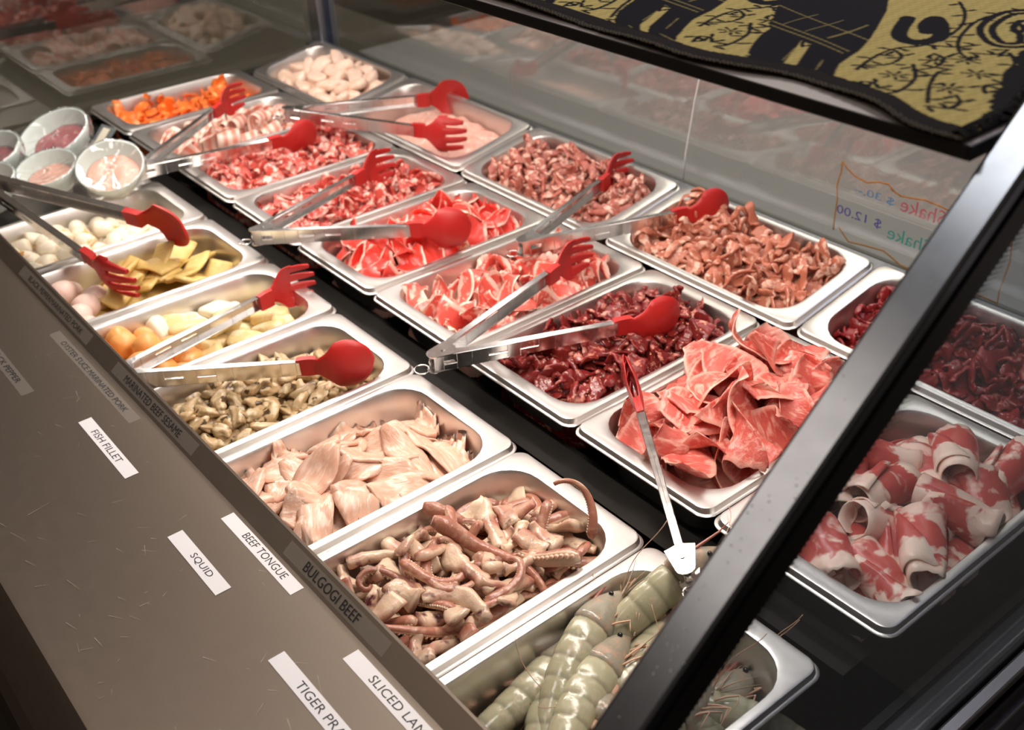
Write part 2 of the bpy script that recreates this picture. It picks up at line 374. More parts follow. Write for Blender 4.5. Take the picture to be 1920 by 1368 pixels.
# ------------------------------------------------------------------ steel pans
def rrect(hx, hy, r, k=7):
    r = min(r, hx - 1e-4, hy - 1e-4); pts = []
    for cx, cy, a0 in ((hx-r, hy-r, 0), (-hx+r, hy-r, 90), (-hx+r, -hy+r, 180), (hx-r, -hy+r, 270)):
        for i in range(k):
            a = math.radians(a0 + 90 * i / (k - 1)); pts.append((cx + r*math.cos(a), cy + r*math.sin(a)))
    return np.array(pts)
def pan_mesh(L, W, depth, name='steel_pan'):
    """u = long axis; flange 20 mm at the ends, 12 mm at the sides; open food pan as a closed sheet shell"""
    hx, hy = L/2, W/2; fe, fs = .021, .0125; ox, oy = hx - fe, hy - fs
    def ring(ix, iy, r, z): return [(x, y, z) for x, y in rrect(ix, iy, r)]
    rings = [ring(hx-.0035, hy-.0035, .011, -.0075), ring(hx-.0005, hy-.0005, .014, -.0078), ring(hx, hy, .014, -.0070), ring(hx-.0006, hy-.0006, .014, -.0062), ring(hx-.0026, hy-.0026, .012, -.0058),
             ring(hx-.0032, hy-.0032, .012, -.0030), ring(hx-.0040, hy-.0040, .012, -.0006), ring(hx-.0055, hy-.0055, .011, 0), ring(ox+.0035, oy+.0035, .037, 0), ring(ox+.001, oy+.001, .036, -.0006),
             ring(ox-.0005, oy-.0005, .0355, -.003), ring(ox-.003, oy-.003, .034, -.02), ring(ox-.008, oy-.008, .031, -depth+.012), ring(ox-.0105, oy-.0105, .029, -depth+.004), ring(ox-.016, oy-.016, .024, -depth), 
             ring(ox-.016, oy-.016, .024, -depth-.001), ring(ox-.0095, oy-.0095, .03, -depth+.003), ring(ox-.007, oy-.007, .032, -depth+.012), ring(ox-.002, oy-.002, .035, -.02), ring(ox+.0005, oy+.0005, .0365, -.004), ring(hx-.006, hy-.006, .011, -.003)]
    P = np.array(rings); n, m, _ = P.shape; V, F, U = tube(P, caps=False)
    for j in range(m): k = (j+1) % m; F.append(((n-1)*m+j, (n-1)*m+k, k, j))
    ib, ob = 14, 15; Fi = []
    for f in F:   # replace the inner-floor/outer-floor edge band by two floors
        rows = {i // m for i in f}
        if rows == {ib, ob}: continue
        Fi.append(f)
    Fi.append(tuple(ib*m + j for j in range(m))); Fi.append(tuple(ob*m + j for j in range(m))[::-1])
    return V, Fi
PANS = {}
class Pan:
    def __init__(s, key, kind, x0, x1, y0, y1, label, depth=.062, tilt=0.0, z=0.0, dims=None):
        s.key = key
        if kind == 'AB': s.L, s.W = (y1 - y0), (x1 - x0) - .0016
        else: s.L, s.W = (x1 - x0) - .002, dims
        s.depth = depth
        if kind == 'AB':
            rx = Matrix.Rotation(math.radians(90), 4, 'Z'); s.M = Matrix.Translation(((x0+x1)/2, (y0+y1)/2, z)) @ rx
        else:
            s.M = Matrix.Translation(((x0+x1)/2, y0, z)) @ Matrix.Rotation(tilt, 4, 'X') @ Matrix.Translation((0, s.W/2, 0))
        V, F = pan_mesh(s.L, s.W, depth); o = mk('steel_pan', V, F, M_pan, None, None, True, 40)
        o.matrix_world = s.M; tag(o, label, 'pan', 'steel food pans'); s.o = o
        s.a, s.b = s.L/2 - .021, s.W/2 - .0125     # opening half sizes
        s.nx, s.ny = int(s.L/.0025) + 1, int(s.W/.0025) + 1
        s.X = (np.arange(s.nx) - (s.nx-1)/2) * .0025; s.Y = (np.arange(s.ny) - (s.ny-1)/2) * .0025
        s.H = np.full((s.nx, s.ny), -depth); gx, gy = np.meshgrid(s.X, s.Y, indexing='ij'); s.gx, s.gy = gx, gy
        s.H[(np.abs(gx) > s.a) | (np.abs(gy) > s.b)] = 0.0
        s.T = s.H.copy(); s.count = 0; PANS[key] = s
    def target(s, cu, cv, au, av, top, p=3.2, edge=None):
        """add a dome of contents: centre, radii, top height relative to the rim"""
        r = (np.abs((s.gx-cu)/au)**2.5 + np.abs((s.gy-cv)/av)**2.5)**(1/2.5)
        e = -.040 if edge is None else edge
        z = e + (top - e) * np.clip(1 - r**p, 0, 1); ins = (np.abs(s.gx) < s.a-.006) & (np.abs(s.gy) < s.b-.006) & (r < 1)
        s.T = np.where(ins, np.maximum(s.T, z), s.T); return s
    def filler(s, name, m, label, cat, sink=.012, amp=.004, seed=0, group=None, scl=90, sub=1):
        """the packed bulk under the top pieces: one heap"""
        z = s.T - sink; ins = (np.abs(s.gx) < s.a-.004) & (np.abs(s.gy) < s.b-.004) & (z > -s.depth + .003)
        P = np.stack([s.gx.ravel(), s.gy.ravel(), np.zeros(s.gx.size)], 1); nz = sn(P, seed, scl).reshape(s.gx.shape)
        z = z + nz * amp; st = sub; I = {}; V = []; F = []
        # corner cut following the pan's rounded opening
        cr = .034; dx = np.abs(s.gx) - (s.a - cr); dy = np.abs(s.gy) - (s.b - cr); ins &= ~((dx > 0) & (dy > 0) & (dx**2 + dy**2 > (cr-.004)**2))
        draft = np.clip(-z, 0, None) * .13; ins &= (np.abs(s.gx) < s.a - .002 - draft) & (np.abs(s.gy) < s.b - .002 - draft)
        idx = -np.ones(s.gx.shape, int)
        for i in range(0, s.nx, st):
            for j in range(0, s.ny, st):
                if ins[i, j]: idx[i, j] = len(V); V.append((s.gx[i,j], s.gy[i,j], z[i,j]))
        n = len(V); V += [(x, y, -s.depth + .0005) for x, y, _ in V]; E_ = {}
        for i in range(0, s.nx - st, st):
            for j in range(0, s.ny - st, st):
                q = (idx[i,j], idx[i+st,j], idx[i+st,j+st], idx[i,j+st])
                if min(q) >= 0:
                    F.append(q)
                    for a_, b_ in zip(q, q[1:] + q[:1]): E_[(a_, b_)] = 1
        for (a_, b_) in list(E_):
            if (b_, a_) not in E_: F.append((b_, a_, a_ + n, b_ + n))
        used = sorted({i for f in F for i in f}); mp = {k: q for q, k in enumerate(used)}
        V = [V[k] for k in used]; F = [tuple(mp[i] for i in f) for f in F]
        o = mk(name, V, F, m); o.matrix_world = s.M; tag(o, label, cat, group, 'stuff')
        s.H = np.where(ins, np.maximum(s.H, z), s.H); return o
    def h(s, x, y):
        i = np.clip(np.round(np.asarray(x)/.0025 + (s.nx-1)/2).astype(int), 0, s.nx-1); j = np.clip(np.round(np.asarray(y)/.0025 + (s.ny-1)/2).astype(int), 0, s.ny-1)
        return s.H[i, j]
    def clampin(s, V, inset=.002):
        # keep everything below the rim inside the rounded, tapering opening
        z = V[:, 2]; lowm = z < .001; dr = inset + np.clip(-z, 0, s.depth)*.14; a, b, r = s.a - dr, s.b - dr, .034
        x, y = np.clip(V[:, 0], -a, a), np.clip(V[:, 1], -b, b); ex, ey = np.abs(x) - (a - r), np.abs(y) - (b - r); d_ = np.hypot(np.maximum(ex, 0), np.maximum(ey, 0)); k = (ex > 0) & (ey > 0) & (d_ > r)
        f = np.where(k, r/np.maximum(d_, 1e-6), 1); x = np.where(k, np.sign(x)*((a - r) + ex*f), x); y = np.where(k, np.sign(y)*((b - r) + ey*f), y)
        V = V.copy(); V[lowm, 0] = x[lowm]; V[lowm, 1] = y[lowm]; return V
    def splat(s, V):
        i = np.round(V[:,0]/.0025 + (s.nx-1)/2).astype(int); j = np.round(V[:,1]/.0025 + (s.ny-1)/2).astype(int)
        for di in (-1, 0, 1):
            for dj in (-1, 0, 1):
                if abs(di) + abs(dj) > 1: continue
                a, b = i + di, j + dj; k = (a >= 0) & (a < s.nx) & (b >= 0) & (b < s.ny); np.maximum.at(s.H, (a[k], b[k]), V[k, 2])
    def pick(s, g, margin=.008, n=14):
        best = None
        for _ in range(n):
            x, y = g.uniform(-s.a+margin, s.a-margin), g.uniform(-s.b+margin, s.b-margin)
            i = int(round(x/.0025 + (s.nx-1)/2)); j = int(round(y/.0025 + (s.ny-1)/2)); t = s.T[i, j]
            if t < -s.depth + .006: continue
            sc = (t - s.H[i, j]) + g.normal() * .0025
            if best is None or sc > best[0]: best = (sc, x, y)
        if best and best[0] < -.007: return None
        return best
    def put(s, name, V, F, U, m, label, cat, group, spot, yaw=0, pitch=0, roll=0, q=88, sink=.0, follow=.0, src=None, keep=.92, smooth=True, limit=.010, conform=0):
        """drop a rigid piece at spot on the heap"""
        R = Matrix.Rotation(yaw, 3, 'Z') @ Matrix.Rotation(pitch, 3, 'Y') @ Matrix.Rotation(roll, 3, 'X'); R = np.array(R)
        x, y = spot
        if follow:
            e = .010; gx_ = (s.h(x+e, y) - s.h(x-e, y)) / (2*e); gy_ = (s.h(x, y+e) - s.h(x, y-e)) / (2*e)
            n = Vector((-np.clip(gx_, -1, 1)*follow, -np.clip(gy_, -1, 1)*follow, 1)).normalized(); Q = np.array(Vector((0,0,1)).rotation_difference(n).to_matrix()); R = Q @ R
        W_ = V @ R.T; ext = np.abs(W_).max(0) * keep
        mx = max(s.a - ext[0] - .002, .004); my = max(s.b - ext[1] - .002, .004)
        x = float(np.clip(x, -mx, mx)); y = float(np.clip(y, -my, my))
        if conform:
            wx, wy = W_[:, 0] + x, W_[:, 1] + y; hs = sum(s.h(wx + ax, wy + ay) for ax in (-.008, -.003, .003, .008) for ay in (-.008, -.003, .003, .008)) / 16
            W_ = W_.copy(); W_[:, 2] += conform * (hs - hs.mean())
        low = W_[:, 2] < np.median(W_[:, 2])
        dz = np.percentile(s.h(W_[low, 0] + x, W_[low, 1] + y) - W_[low, 2], q) - sink
        W_ = W_ + np.array([x, y, dz])
        ii = np.clip(np.round(W_[:, 0]/.0025 + (s.nx-1)/2).astype(int), 0, s.nx-1); jj = np.clip(np.round(W_[:, 1]/.0025 + (s.ny-1)/2).astype(int), 0, s.ny-1)
        if limit is not None and np.percentile(W_[:, 2] - s.T[ii, jj], 60) > limit: return None
        if conform: W_ = s.clampin(W_)
        s.splat(W_)
        if conform: V = (W_ - np.array([x, y, dz])) @ R
        if src is None or conform:
            o = mk(name, V, F, m, None, U, smooth); 
        else:
            o = src.copy(); COL.objects.link(o)
        Mx = Matrix.Identity(4)
        for a_ in range(3):
            for b_ in range(3): Mx[a_][b_] = R[a_, b_]
        Mx.translation = (x, y, float(dz)); o.matrix_world = s.M @ Mx; tag(o, label, cat, group); s.count += 1
        return o
    def drape(s, g, name, m, label, cat, group, length, width, thick, hump=.004, rollv=.5, turn=12, n=18, mseg=9, taper=.3, rag=.15, spot=None, yaw=None, lift=.5, ppw=.7, arcs=0.0):
        """lay a floppy strip over the heap"""
        b = spot or s.pick(g)
        if b is None: return None
        if not spot: b = b[1:]
        L = length * g.uniform(.7, 1.3); th = g.uniform(0, 6.283) if yaw is None else yaw + g.normal()*.3
        k = g.normal() * turn; ang = th + k * (np.linspace(0, L, n) - L/2) + sn(np.linspace(0, L, n)[:, None]*np.array([[1,0,0]]), int(g.integers(1e6)), 150)*.35
        dx = np.cos(ang) * L/(n-1); dy = np.sin(ang) * L/(n-1); x = b[0] + np.cumsum(dx) - dx.sum()/2; y = b[1] + np.cumsum(dy) - dy.sum()/2
        mg = width*.45
        x = x + np.clip(0, -s.a+mg - x.min(), None) - np.clip(x.max() - (s.a-mg), 0, None); y = y + np.clip(0, -s.b+mg - y.min(), None) - np.clip(y.max() - (s.b-mg), 0, None)
        x = np.clip(x, -s.a+mg*.6, s.a-mg*.6); y = np.clip(y, -s.b+mg*.6, s.b-mg*.6)
        wr = np.stack([np.zeros(n), np.full(n, width*.3), np.full(n, -width*.3)], 1); px, py = -np.sin(ang), np.cos(ang)
        hh = np.stack([s.h(x + px*w_, y + py*w_) for w_ in (0, width*.32, -width*.32)], 1); hz = hh.max(1)*.6 + hh.mean(1)*.4
        kz = np.array([.2, .6, .2]); pz = np.pad(hz, 2, 'edge')
        sm = np.maximum(hz, np.convolve(pz, np.array([.1,.2,.4,.2,.1]), 'valid')); pz = np.pad(sm, 1, 'edge'); sm = np.convolve(pz, kz, 'valid')
        u = np.linspace(0, 1, n); z = sm + thick*lift + hump * np.abs(g.normal()) * np.sin(u*math.pi * (1 + int(g.integers(0, 2))))**2
        path = np.stack([x, y, z], 1)
        rl = g.normal()*rollv + sn(path, int(g.integers(1e6)), 60) * rollv
        wdt = width * g.uniform(.75, 1.25) * (1 - taper + taper*np.sin(np.clip(u*1.0, .06, .94)*math.pi)**.6) * (1 + rag*sn(path, int(g.integers(1e6)), 300) + rag*.6*sn(path, int(g.integers(1e6)), 800)); wdt[0] *= .55; wdt[-1] *= .55
        tk = np.full(n, thick) * g.uniform(.8, 1.2) * (1 + .35*sn(path, int(g.integers(1e6)), 500)); tk[0] *= .5; tk[-1] *= .5
        P = strip(path, wdt, tk, rl, mseg, ppw)
        P = s.clampin(P.reshape(-1, 3)).reshape(P.shape); c = P.reshape(-1, 3).mean(0); V, F, U = tube(P - c); U[:, 1] = np.abs(U[:, 1]*2 - 1)
        o = mk(name, V, fix(V, F), m, None, U); o.matrix_world = s.M @ Matrix.Translation(c); tag(o, label, cat, group); s.splat(P.reshape(-1, 3)); s.count += 1
        return o
def scatter_rigid(pan, g, name, variants, m, label, cat, group, count, **kw):
    srcs = [None]*len(variants); sc_ = kw.pop('flat', .0); ok = 0
    for k in range(count):
        b = pan.pick(g, kw.get('margin', .012))
        if b is None: continue
        i = int(g.integers(len(variants))); V, F, U = variants[i]
        a = {q: v for q, v in kw.items() if q not in ('margin', 'tiltv', 'yawf')}
        tv = kw.get('tiltv', .3); yf = kw.get('yawf')
        yaw = g.uniform(0, 6.283) if yf is None else yf + g.normal()*.4
        o = pan.put(name, V, F, U, m, label, cat, group, b[1:], yaw, g.normal()*tv, g.normal()*tv, src=srcs[i], **a)
        if o is None: o = pan.put(name, V, F, U, m, label, cat, group, (pan.pick(g) or b)[1:], yaw + 1.3, g.normal()*tv*.5, g.normal()*tv*.5, src=srcs[i], **a)
        if srcs[i] is None: srcs[i] = o
AX = [(-.512, -.336), (-.336, -.161), (-.161, .005), (.005, .171), (.171, .348), (.348, .520), (.520, .703)]
AY = [-.036, -.036, -.037, -.041, -.046, -.048, -.050]
AN = [('rolls', 'steel pan of small white stuffed rolls under the dark red spoon'), ('skins', 'steel pan of yellow bean curd sheets and pink meatballs'), ('balls', 'steel pan of orange tofu balls and pale fish cake'),
      ('clams', 'steel pan of beige clam meat under the red spoon by the counter edge'), ('fish', 'steel pan of pale pink fish fillet slices'), ('squid', 'steel pan of cut squid tentacles'), ('shrimp', 'steel pan of grey green raw tiger prawns, partly behind the slanting bar')]
for (x0, x1), y1, (k, lb) in zip(AX, AY, AN): Pan(k, 'AB', x0, x1, y1 - .300, y1, lb)
BX = [(-.907, -.733), (-.733, -.545), (-.545, -.366), (-.366, -.183), (-.183, -.003), (-.003, .177), (.177, .355), (.355, .533), (.533, .716)]
BN = [('orange', 'steel pan of orange marinated strips at the far end'), ('bacon', 'steel pan of rolled bacon behind the orange strips'), ('porkA', 'steel pan of marinated pork left of the pivot of the far tongs'), ('porkB', 'steel pan of fatty marinated pork under a red fork'),
      ('belly', 'steel pan of bright red sliced meat under a red spoon'), ('lamb', 'steel pan of pink sliced meat with white fat rims and a red fork'), ('sesame', 'steel pan of dark marinated beef with sesame seeds'), ('tongue', 'steel pan heaped with curled beef tongue slices'), ('lambroll', 'steel pan of rolled lamb slices seen through the near end glass')]
for (x0, x1), (k, lb) in zip(BX, BN): Pan(k, 'AB', x0, x1, .006, .297, lb)
CX = [(-.866, -.556), (-.556, -.223), (-.223, .083), (.083, .386), (.386, .700)]
CN_ = [('chicken', 'tilted steel pan of pale raw chicken pieces by the corner post'), ('mince', 'tilted steel pan of smooth pink minced meat'), ('porkC', 'tilted steel pan of marinated pork strips under a raised red fork'), ('porkD', 'large tilted steel pan of pinkish brown marinated pork strips'), ('beef', 'tilted steel pan of dark red marinated beef crossed by the slanting bar')]
for (x0, x1), (k, lb) in zip(CX, CN_): Pan(k, 'C', x0, x1, .2995, 0, lb, tilt=.178, z=.0025, dims=.156)

# ------------------------------------------------------------------ food materials
F_pink = (.86, .52, .44)
M_porkA = meat('pork_marinated', (.50,.045,.035), (.66,.12,.09), (.86,.52,.44), .50, 85, (1,1,1), .22, bmp=.9)
M_porkC = meat('pork_pale', (.38,.085,.06), (.52,.17,.12), (.78,.48,.38), .50, 85, (1,1,1), .24, bmp=.9)
M_porkD = meat('pork_brown', (.44,.12,.065), (.58,.22,.14), (.80,.50,.38), .53, 85, (1,1,1), .24, bmp=.9)
M_beef = meat('beef_dark', (.12,.006,.008), (.32,.022,.022), (.62,.22,.18), .60, 80, (1,1,1), .2, bmp=1.0)
M_ses = meat('beef_sesame', (.11,.008,.008), (.30,.028,.024), (.66,.26,.20), .57, 80, (1,1,1), .18, bmp=1.0, specks=(230, .15, (.72,.50,.26)))
M_orange = meat('orange_strip', (.78,.12,.012), (.86,.22,.03), (.93,.42,.12), .56, 70, (1,1,1), .35)
M_bacon = meat('bacon', (.70,.20,.14), (.80,.33,.25), (.92,.70,.60), .58, 50, (1,1,1), .3, uvband=([(.0,(1,1,1)),(.12,(.95,.95,.95)),(.2,(0,0,0)),(.33,(.1,.1,.1)),(.42,(1,1,1)),(.55,(.9,.9,.9)),(.62,(0,0,0)),(.72,(.3,.3,.3)),(.82,(1,1,1))], .22, .3), vary=.08)
M_belly = meat('belly_red', (.70,.03,.024), (.78,.08,.055), (.90,.52,.42), .62, 80, (1,1,1), .3, uvband=([(.0,(1,1,1)),(.08,(1,1,1)),(.12,(0,0,0)),(.88,(0,0,0)),(.94,(.8,.8,.8))], .3, .8))
M_lamb = meat('lamb_pink', (.66,.065,.05), (.78,.16,.12), (.90,.56,.46), .53, 80, (1,1,1), .3, uvband=([(.0,(1,1,1)),(.14,(1,1,1)),(.20,(0,0,0)),(.82,(0,0,0)),(.9,(.8,.8,.8))], .5, .85), vary=.18)
M_roll = meat('lamb_roll', (.46,.05,.045), (.58,.12,.10), (.84,.62,.52), .53, 42, (1,.8,1), .32, uvband=([(.0,(1,1,1)),(.04,(1,1,1)),(.07,(0,0,0)),(.62,(0,0,0)),(.70,(1,1,1))], 1.3, .9), bscale=180, vary=.15)
M_tongue = meat('tongue_slice', (.56,.05,.04), (.72,.19,.145), (.88,.46,.37), .49, 150, (1,.35,1), .36, sharpn=.14, uvband=([(.0,(.9,.9,.9)),(.07,(.5,.5,.5)),(.14,(0,0,0)),(.88,(0,0,0)),(.96,(.7,.7,.7))], .1, .8), bmp=1.0, bscale=520, vary=.2)
M_chick = meat('chicken_raw', (.78,.52,.39), (.82,.60,.47), (.90,.74,.62), .5, 50, (1,1,1), .36, sharpn=.25, vary=.08, bmp=.8)
M_mince = meat('mince_pink', (.74,.36,.28), (.80,.46,.36), (.88,.62,.52), .55, 120, (1,1,1), .35, bmp=1.0, bscale=160)
M_fish = meat('fish_fillet', (.70,.38,.26), (.74,.48,.36), (.84,.62,.50), .48, 60, (1,4,1), .22, sharpn=.2, sss=.35, vary=.07, bmp=.7, bscale=150)
M_squid = meat('squid_flesh', (.56,.33,.21), (.64,.43,.29), (.74,.55,.40), .5, 40, (1,1,1), .22, sharpn=.3, uvband=([(.0,(.3,.3,.3)),(.3,(1,1,1))], .1, .3), vary=.14, bmp=.8)
def squid_col(m):
    b = m.node_tree.nodes['Principled BSDF']; l = b.inputs['Base Color'].links[0].from_socket
    n = noise(m, 75, 3, (1,1,1)); n2 = noise(m, 28, 2, (1,1,1))
    c = mix(m, ramp(m, n2, [(.48, (0,0,0)), (.66, (1,1,1))]), l, (.40,.15,.10)); c = mix(m, ramp(m, n, [(.57, (0,0,0)), (.68, (1,1,1))]), c, (.12,.030,.040)); lk(m, c, b.inputs['Base Color'])
squid_col(M_squid)
M_tent = meat('squid_tentacle', (.30,.10,.065), (.46,.21,.14), (.74,.54,.39), .53, 80, (1,1,1), .24, sharpn=.2, uvband=([(.0,(0,0,0)),(.40,(0,0,0)),(.52,(.9,.9,.9)),(.80,(.9,.9,.9)),(.95,(0,0,0))], .3, .5), vary=.2, bmp=.9)
M_clam = meat('clam_meat', (.44,.29,.14), (.58,.42,.23), (.76,.62,.42), .50, 75, (1,1,1), .28, sharpn=.2, vary=.15, bmp=.8)
def clam_col(m):
    b = m.node_tree.nodes['Principled BSDF']; l = b.inputs['Base Color'].links[0].from_socket
    n = noise(m, 85, 2, (1,1,1)); lk(m, mix(m, ramp(m, n, [(.60, (0,0,0)), (.64, (1,1,1))]), l, (.09,.05,.02)), b.inputs['Base Color'])
clam_col(M_clam)
M_obal = meat('tofu_ball', (.84,.34,.08), (.88,.44,.14), (.90,.56,.26), .58, 60, (1,1,1), .4, vary=.05, bmp=.25, bscale=120)
M_cake = meat('fish_cake', (.74,.54,.22), (.80,.62,.32), (.86,.74,.48), .53, 60, (1,1,1), .4, vary=.08, bmp=.5)
M_cake2 = meat('fish_cake_white', (.88,.78,.56), (.90,.82,.64), (.92,.85,.7), .55, 60, (1,1,1), .4, vary=.05, bmp=.3)
M_skin = meat('bean_curd_sheet', (.60,.40,.10), (.70,.50,.18), (.76,.58,.26), .52, 90, (1,1,1), .5, sharpn=.2, vary=.08, bmp=1.0, bscale=420)
M_pball = meat('pink_meatball', (.84,.58,.50), (.88,.68,.58), (.86,.42,.34), .68, 130, (1,1,1), .45, vary=.05, bmp=.7)
M_wroll = meat('white_roll', (.86,.76,.58), (.90,.82,.68), (.76,.38,.09), .57, 60, (1,1,1), .4, sharpn=.1, vary=.06)

# ------------------------------------------------------------------ contents of the pans
def heap(key, domes, m, fname, flabel, cat, sink=.011, amp=.004):
    p = PANS[key]
    for dm in domes: p.target(*dm)
    p.filler(fname, m, flabel, cat, sink, amp, seed=hash(key) % 97 if 0 else len(key)*7 + ord(key[0])); return p
G = np.random.default_rng
# marinated strips
def shreds(key, g, n, pname, m, label, group, L, W, t, kap=30, wave=.003, limit=.008, conform=.5, q=60, sink=.002, tilt=.4):
    p = PANS[key]; V_ = []
    for i in range(10):
        r = G(int(g.integers(1e6))); a1, a2, a3, k0, k1 = r.uniform(0, 6, 5); kk = r.normal()*kap; k2 = r.normal()*kap
        V_.append(curl(L*r.uniform(.7, 1.35), W*r.uniform(.7, 1.3), t, (lambda kk, k2: (lambda u: kk + k2*math.sin(5*u)))(kk, k2), (lambda a1, a2: (lambda u: max(.22, math.sin(math.pi*min(max(u, .05), .95))**.45*(1 + .28*math.sin(9*u + a1) + .15*math.sin(21*u + a2)))))(a1, a2), n=16, m=7, cone=r.normal()*.5, wave=wave, seed=int(g.integers(1e6))))
    for i in range(n):
        b = p.pick(g)
        if b is None: continue
        V, F, U = V_[int(g.integers(10))]; p.put(pname, V, F, U, m, label, 'meat', group, b[1:], g.uniform(0, 6.28), g.normal()*tilt, g.normal()*tilt, q=q, sink=sink, conform=conform, limit=limit)
def strips(key, domes, m, pname, label, flabel, count, length, width, thick, seed, **kw):
    p = heap(key, domes, m, pname + '_heap', flabel, 'meat'); g = G(seed)
    for k in range(count): p.drape(g, pname, m, label, 'meat', kw.get('group', pname.replace('_', ' ') + 's in the pan'), length, width, thick, **{q: v for q, v in kw.items() if q != 'group'})
    return p

def marinated(key, domes, m, pname, lab, flab, group, nst, nsh, seed, L=.042, W=.013, th=.0042, SL=.034, SW=.020):
    strips(key, domes, m, pname + '_strip', lab, flab, nst, L, W, th, seed, rollv=.7, rag=.42, group=group, hump=.003)
    shreds(key, G(seed+500), nsh, pname + '_strip', m, lab, group, SL, SW, .0034)
    s = PANS[key]; g = G(seed+900); s.T = s.T + .003
    for k in range(nst//3): s.drape(g, pname + '_strip', m, lab, 'meat', group, L*.8, W*.75, th*.9, rollv=.9, rag=.34)
marinated('porkC', [(.01, 0, .172, .105, -.006, 3.2, -.030)], M_porkC, 'pork', 'strip of marinated pork in the back pan under the raised red fork', 'heap of marinated pork under the strips near the raised red fork', 'marinated pork strips in the third back pan', 90, 90, 11)
marinated('porkD', [(.0, 0, .172, .105, -.004, 3.2, -.030)], M_porkD, 'brown_pork', 'strip of brownish marinated pork in the large back pan', 'heap of brownish marinated pork in the large back pan', 'marinated pork strips in the fourth back pan', 90, 90, 12)
marinated('beef', [(.01, 0, .172, .105, -.010, 3.2, -.030)], M_beef, 'dark_beef', 'dark red marinated beef strip in the back pan crossed by the bar', 'heap of dark red marinated beef behind the bar', 'dark beef strips in the fifth back pan', 90, 80, 13, L=.034)
marinated('sesame', [(.0, 0, .172, .105, -.004, 3.2, -.030)], M_ses, 'sesame_beef', 'dark glossy strip of sesame marinated beef', 'heap of dark sesame marinated beef under the strips', 'sesame beef strips', 90, 80, 14, L=.036)
marinated('porkA', [(.01, 0, .172, .105, -.008, 3.2, -.030)], M_porkA, 'fatty_pork', 'red and white marinated pork piece next to the bacon pan', 'heap of red marinated pork next to the bacon pan', 'marinated pork pieces beside the bacon', 60, 75, 15, W=.015)
marinated('porkB', [(.01, 0, .172, .105, -.006, 3.2, -.030)], M_porkA, 'fatty_pork', 'red and white marinated pork piece beside the bright red slices', 'heap of red marinated pork beside the bright red slices', 'marinated pork pieces beside the red slices', 60, 75, 16, W=.015)
marinated('orange', [(.0, 0, .172, .105, -.018, 3.2, -.030)], M_orange, 'orange', 'orange marinated strip in the farthest middle row pan', 'heap of orange marinated strips in the farthest middle pan', 'orange strips', 35, 40, 17)
# mince
p = PANS['mince']; p.target(.02, -.0, .14, .08, -.022, 4); p.filler('minced_meat', M_mince, 'smooth mass of pink minced meat in the tilted back pan', 'meat', .0, .0045, 5, scl=120)
# chicken
p = heap('chicken', [(.01, 0, .14, .08, .0)], M_chick, 'chicken_heap', 'lower layer of pale raw chicken pieces in the back corner pan', 'meat', .018)
vs = [blob(g_.uniform(.014, .024), g_.uniform(.009, .015), g_.uniform(.007, .012), k, .26, 2.8, .62) for k, g_ in enumerate([G(100+i) for i in range(9)])]
scatter_rigid(p, G(20), 'chicken_chunk', vs, M_chick, 'pale raw chicken chunk in the back pan by the corner post', 'meat', 'raw chicken chunks', 75, tiltv=.45, q=60, sink=.003)
# bacon rolls
def rollk(r0, r1=None): return lambda u: 1 / (r0 + (r1 or r0*.3) * u)
p = heap('bacon', [(.0, 0, .135, .08, -.006)], M_bacon, 'bacon_heap', 'lower layer of bacon in the pan behind the orange strips', 'meat', .020)
vs = [curl(.11, .036, .0022, rollk(.010, .006), cone=.06, wave=.0010, seed=1), curl(.10, .034, .0022, lambda u: 60 + 60*math.sin(3*u), cone=.12, wave=.0012, seed=2), curl(.09, .038, .0022, lambda u: 75 - 30*u, cone=-.1, wave=.001, seed=3),
      curl(.085, .034, .0022, lambda u: 45 if u < .6 else 95, cone=.1, wave=.001, seed=4), curl(.07, .036, .0022, lambda u: 40, cone=.15, wave=.001, seed=5)]
scatter_rigid(p, G(21), 'bacon_slice', vs, M_bacon, 'curled striped bacon slice in the pan behind the orange strips', 'meat', 'bacon slices', 46, tiltv=.25, q=55, sink=.005, yawf=1.2, limit=.016)
# belly / bright red slices
p = heap('belly', [(.01, .0, .15, .09, -.006), (-.07, -.0, .07, .07, -.02)], M_belly, 'red_slice_heap', 'lower layer of bright red sliced meat under the spoon', 'meat', .018)
def ell(u): return max(.25, math.sin(math.pi * min(max(u, .03), .97))**.5)
vs = [curl(.075, .044, .0020, lambda u: 18, ell, cone=.3, wave=.0016, seed=11), curl(.070, .038, .0020, lambda u: 60*u, ell, cone=.2, wave=.002, seed=12), curl(.06, .045, .0020, lambda u: -25+50*u, ell, wave=.0025, seed=13),
      curl(.085, .034, .0022, lambda u: 50, ell, cone=.25, wave=.0015, seed=14), curl(.06, .04, .002, lambda u: 8, ell, wave=.0018, seed=15), curl(.07, .020, .0022, lambda u: 30, ell, cone=.2, wave=.002, seed=16)]
scatter_rigid(p, G(22), 'red_meat_slice', vs, M_belly, 'bright red meat slice with a thin white fat rim under the red spoon', 'meat', 'bright red meat slices', 95, tiltv=.4, q=50, sink=.004, conform=.5, limit=.014)
